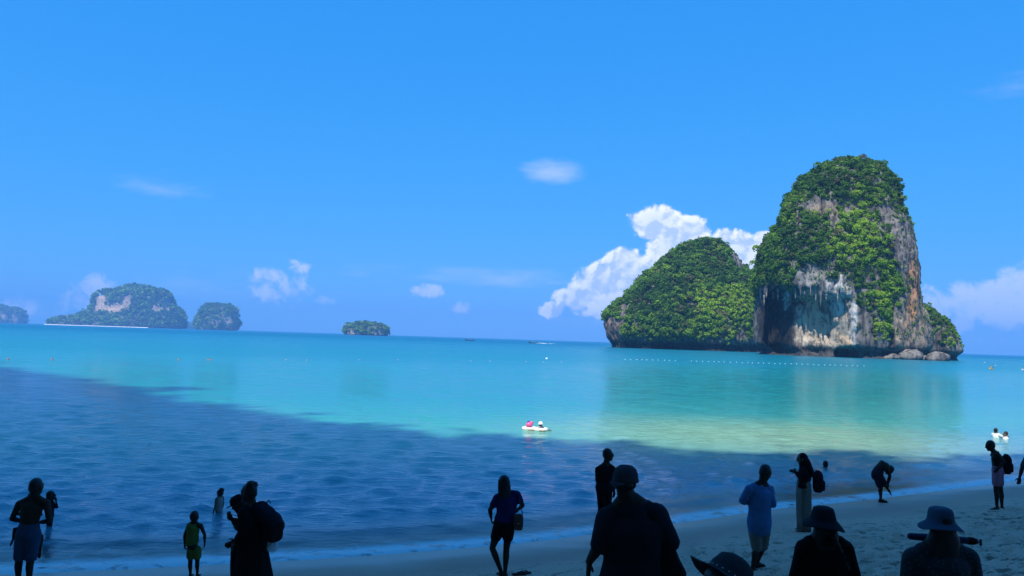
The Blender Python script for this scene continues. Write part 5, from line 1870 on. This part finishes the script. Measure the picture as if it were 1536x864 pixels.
def buoy(px, py, rad, col, label, group):
    q = on_z(px, py, 0)
    key = (rad, col)
    if key not in buoy_me:
        m1 = plain('buoy_shell', col, .4)
        a = mesh_from(ball((0, 0, rad * .35), (rad, rad, rad * .85), None, 10))
        a.materials.append(m1)
        b = mesh_from(tube([(0, 0, rad * 1.1), (0, 0, rad * 1.55)], [rad * .22, rad * .2], (1, 0, 0), 8))
        b.materials.append(HULL_D)
        buoy_me[key] = (a, b)
    root = empty('buoy', tuple(q))
    tag(root, label, 'buoy', group)
    make_obj('float', buoy_me[key][0], None, root)
    make_obj('top_ring', buoy_me[key][1], None, root)


rngb = np.random.default_rng(8)
for i in range(44):
    bx = 938 + i * 8.3 + rngb.uniform(-1.2, 1.2)
    if 1014 < bx < 1030:
        continue
    buoy(bx, 483.5 + .0322 * bx + 25.5 - (bx - 938) * .004 + rngb.uniform(-.4, .4), .105, (.75, .75, .72), 'small white float in the rope line before the rock islands', 'white float line')
for bx, by in [(78, 539.5), (312, 540), (316, 540), (268, 540), (12, 539)]:
    buoy(bx, by, .12, (.50, .20, .14), 'small red bathing buoy on the open blue water', 'red bathing buoys')
for bx, by in [(429, 540), (460, 540.5), (539, 540), (597, 540), (706, 542), (735, 542), (789, 543), (815, 543.5), (842, 543)]:
    buoy(bx, by, .10, (.45, .33, .30), 'small faded pink float on the open blue water', 'faded pink floats')
buoy(820, 538.5, .26, (.78, .78, .75), 'larger white mooring buoy beyond the faded pink floats', 'mooring buoys')
buoy(1477, 544, .22, (.78, .78, .75), 'white mooring buoy beyond the yellow kayak', 'mooring buoys')
# ------------------------------------------------------------------ air
def build_haze():
    me = bpy.data.meshes.new('haze')
    bm = bmesh.new()
    bmesh.ops.create_cube(bm, size=1.0)
    bm.to_mesh(me)
    bm.free()
    m, t = new_mat('sea_haze')
    v = t.n('ShaderNodeVolumePrincipled', ins={'Color': (.19, .45, .84, 1), 'Density': 1.4e-4, 'Anisotropy': .0})
    t.n('ShaderNodeOutputMaterial', ins={'Volume': v.outputs[0]})
    o = make_obj('haze', me, m)
    o.scale = (18600, 9800, 345)
    o.location = (0, 4400, 345 / 2 - 15.5)
    tag(o, 'thin blue sea haze over the whole bay', 'haze', kind='stuff')


build_haze()



# pieces of a part hang under that part (thing > part > sub-part)
SUB = {'eye': 'body', 'stud': 'sun_hat', 'cap_peak': 'cap', 'buckle': 'flap', 'screen': 'case', 'blade': 'shaft', 'valve': 'ring', 'prow_sash': 'prow', 'post': 'canopy',
       'propeller_shaft': 'engine', 'top_ring': 'float', 'lens': 'camera_body', 'handle': 'shaft', 'tie_band': 'folded_canopy', 'top_handle': 'main_bag', 'front_pocket': 'main_bag'}
for o in list(COL.objects):
    if o.parent is None or o.parent.parent is not None:
        continue
    stem = o.name.split('.')[0]
    if stem in SUB:
        mates = [c for c in o.parent.children if c.name.split('.')[0] == SUB[stem]]
        if mates:
            o.location = o.location - mates[0].location
            o.parent = mates[0]
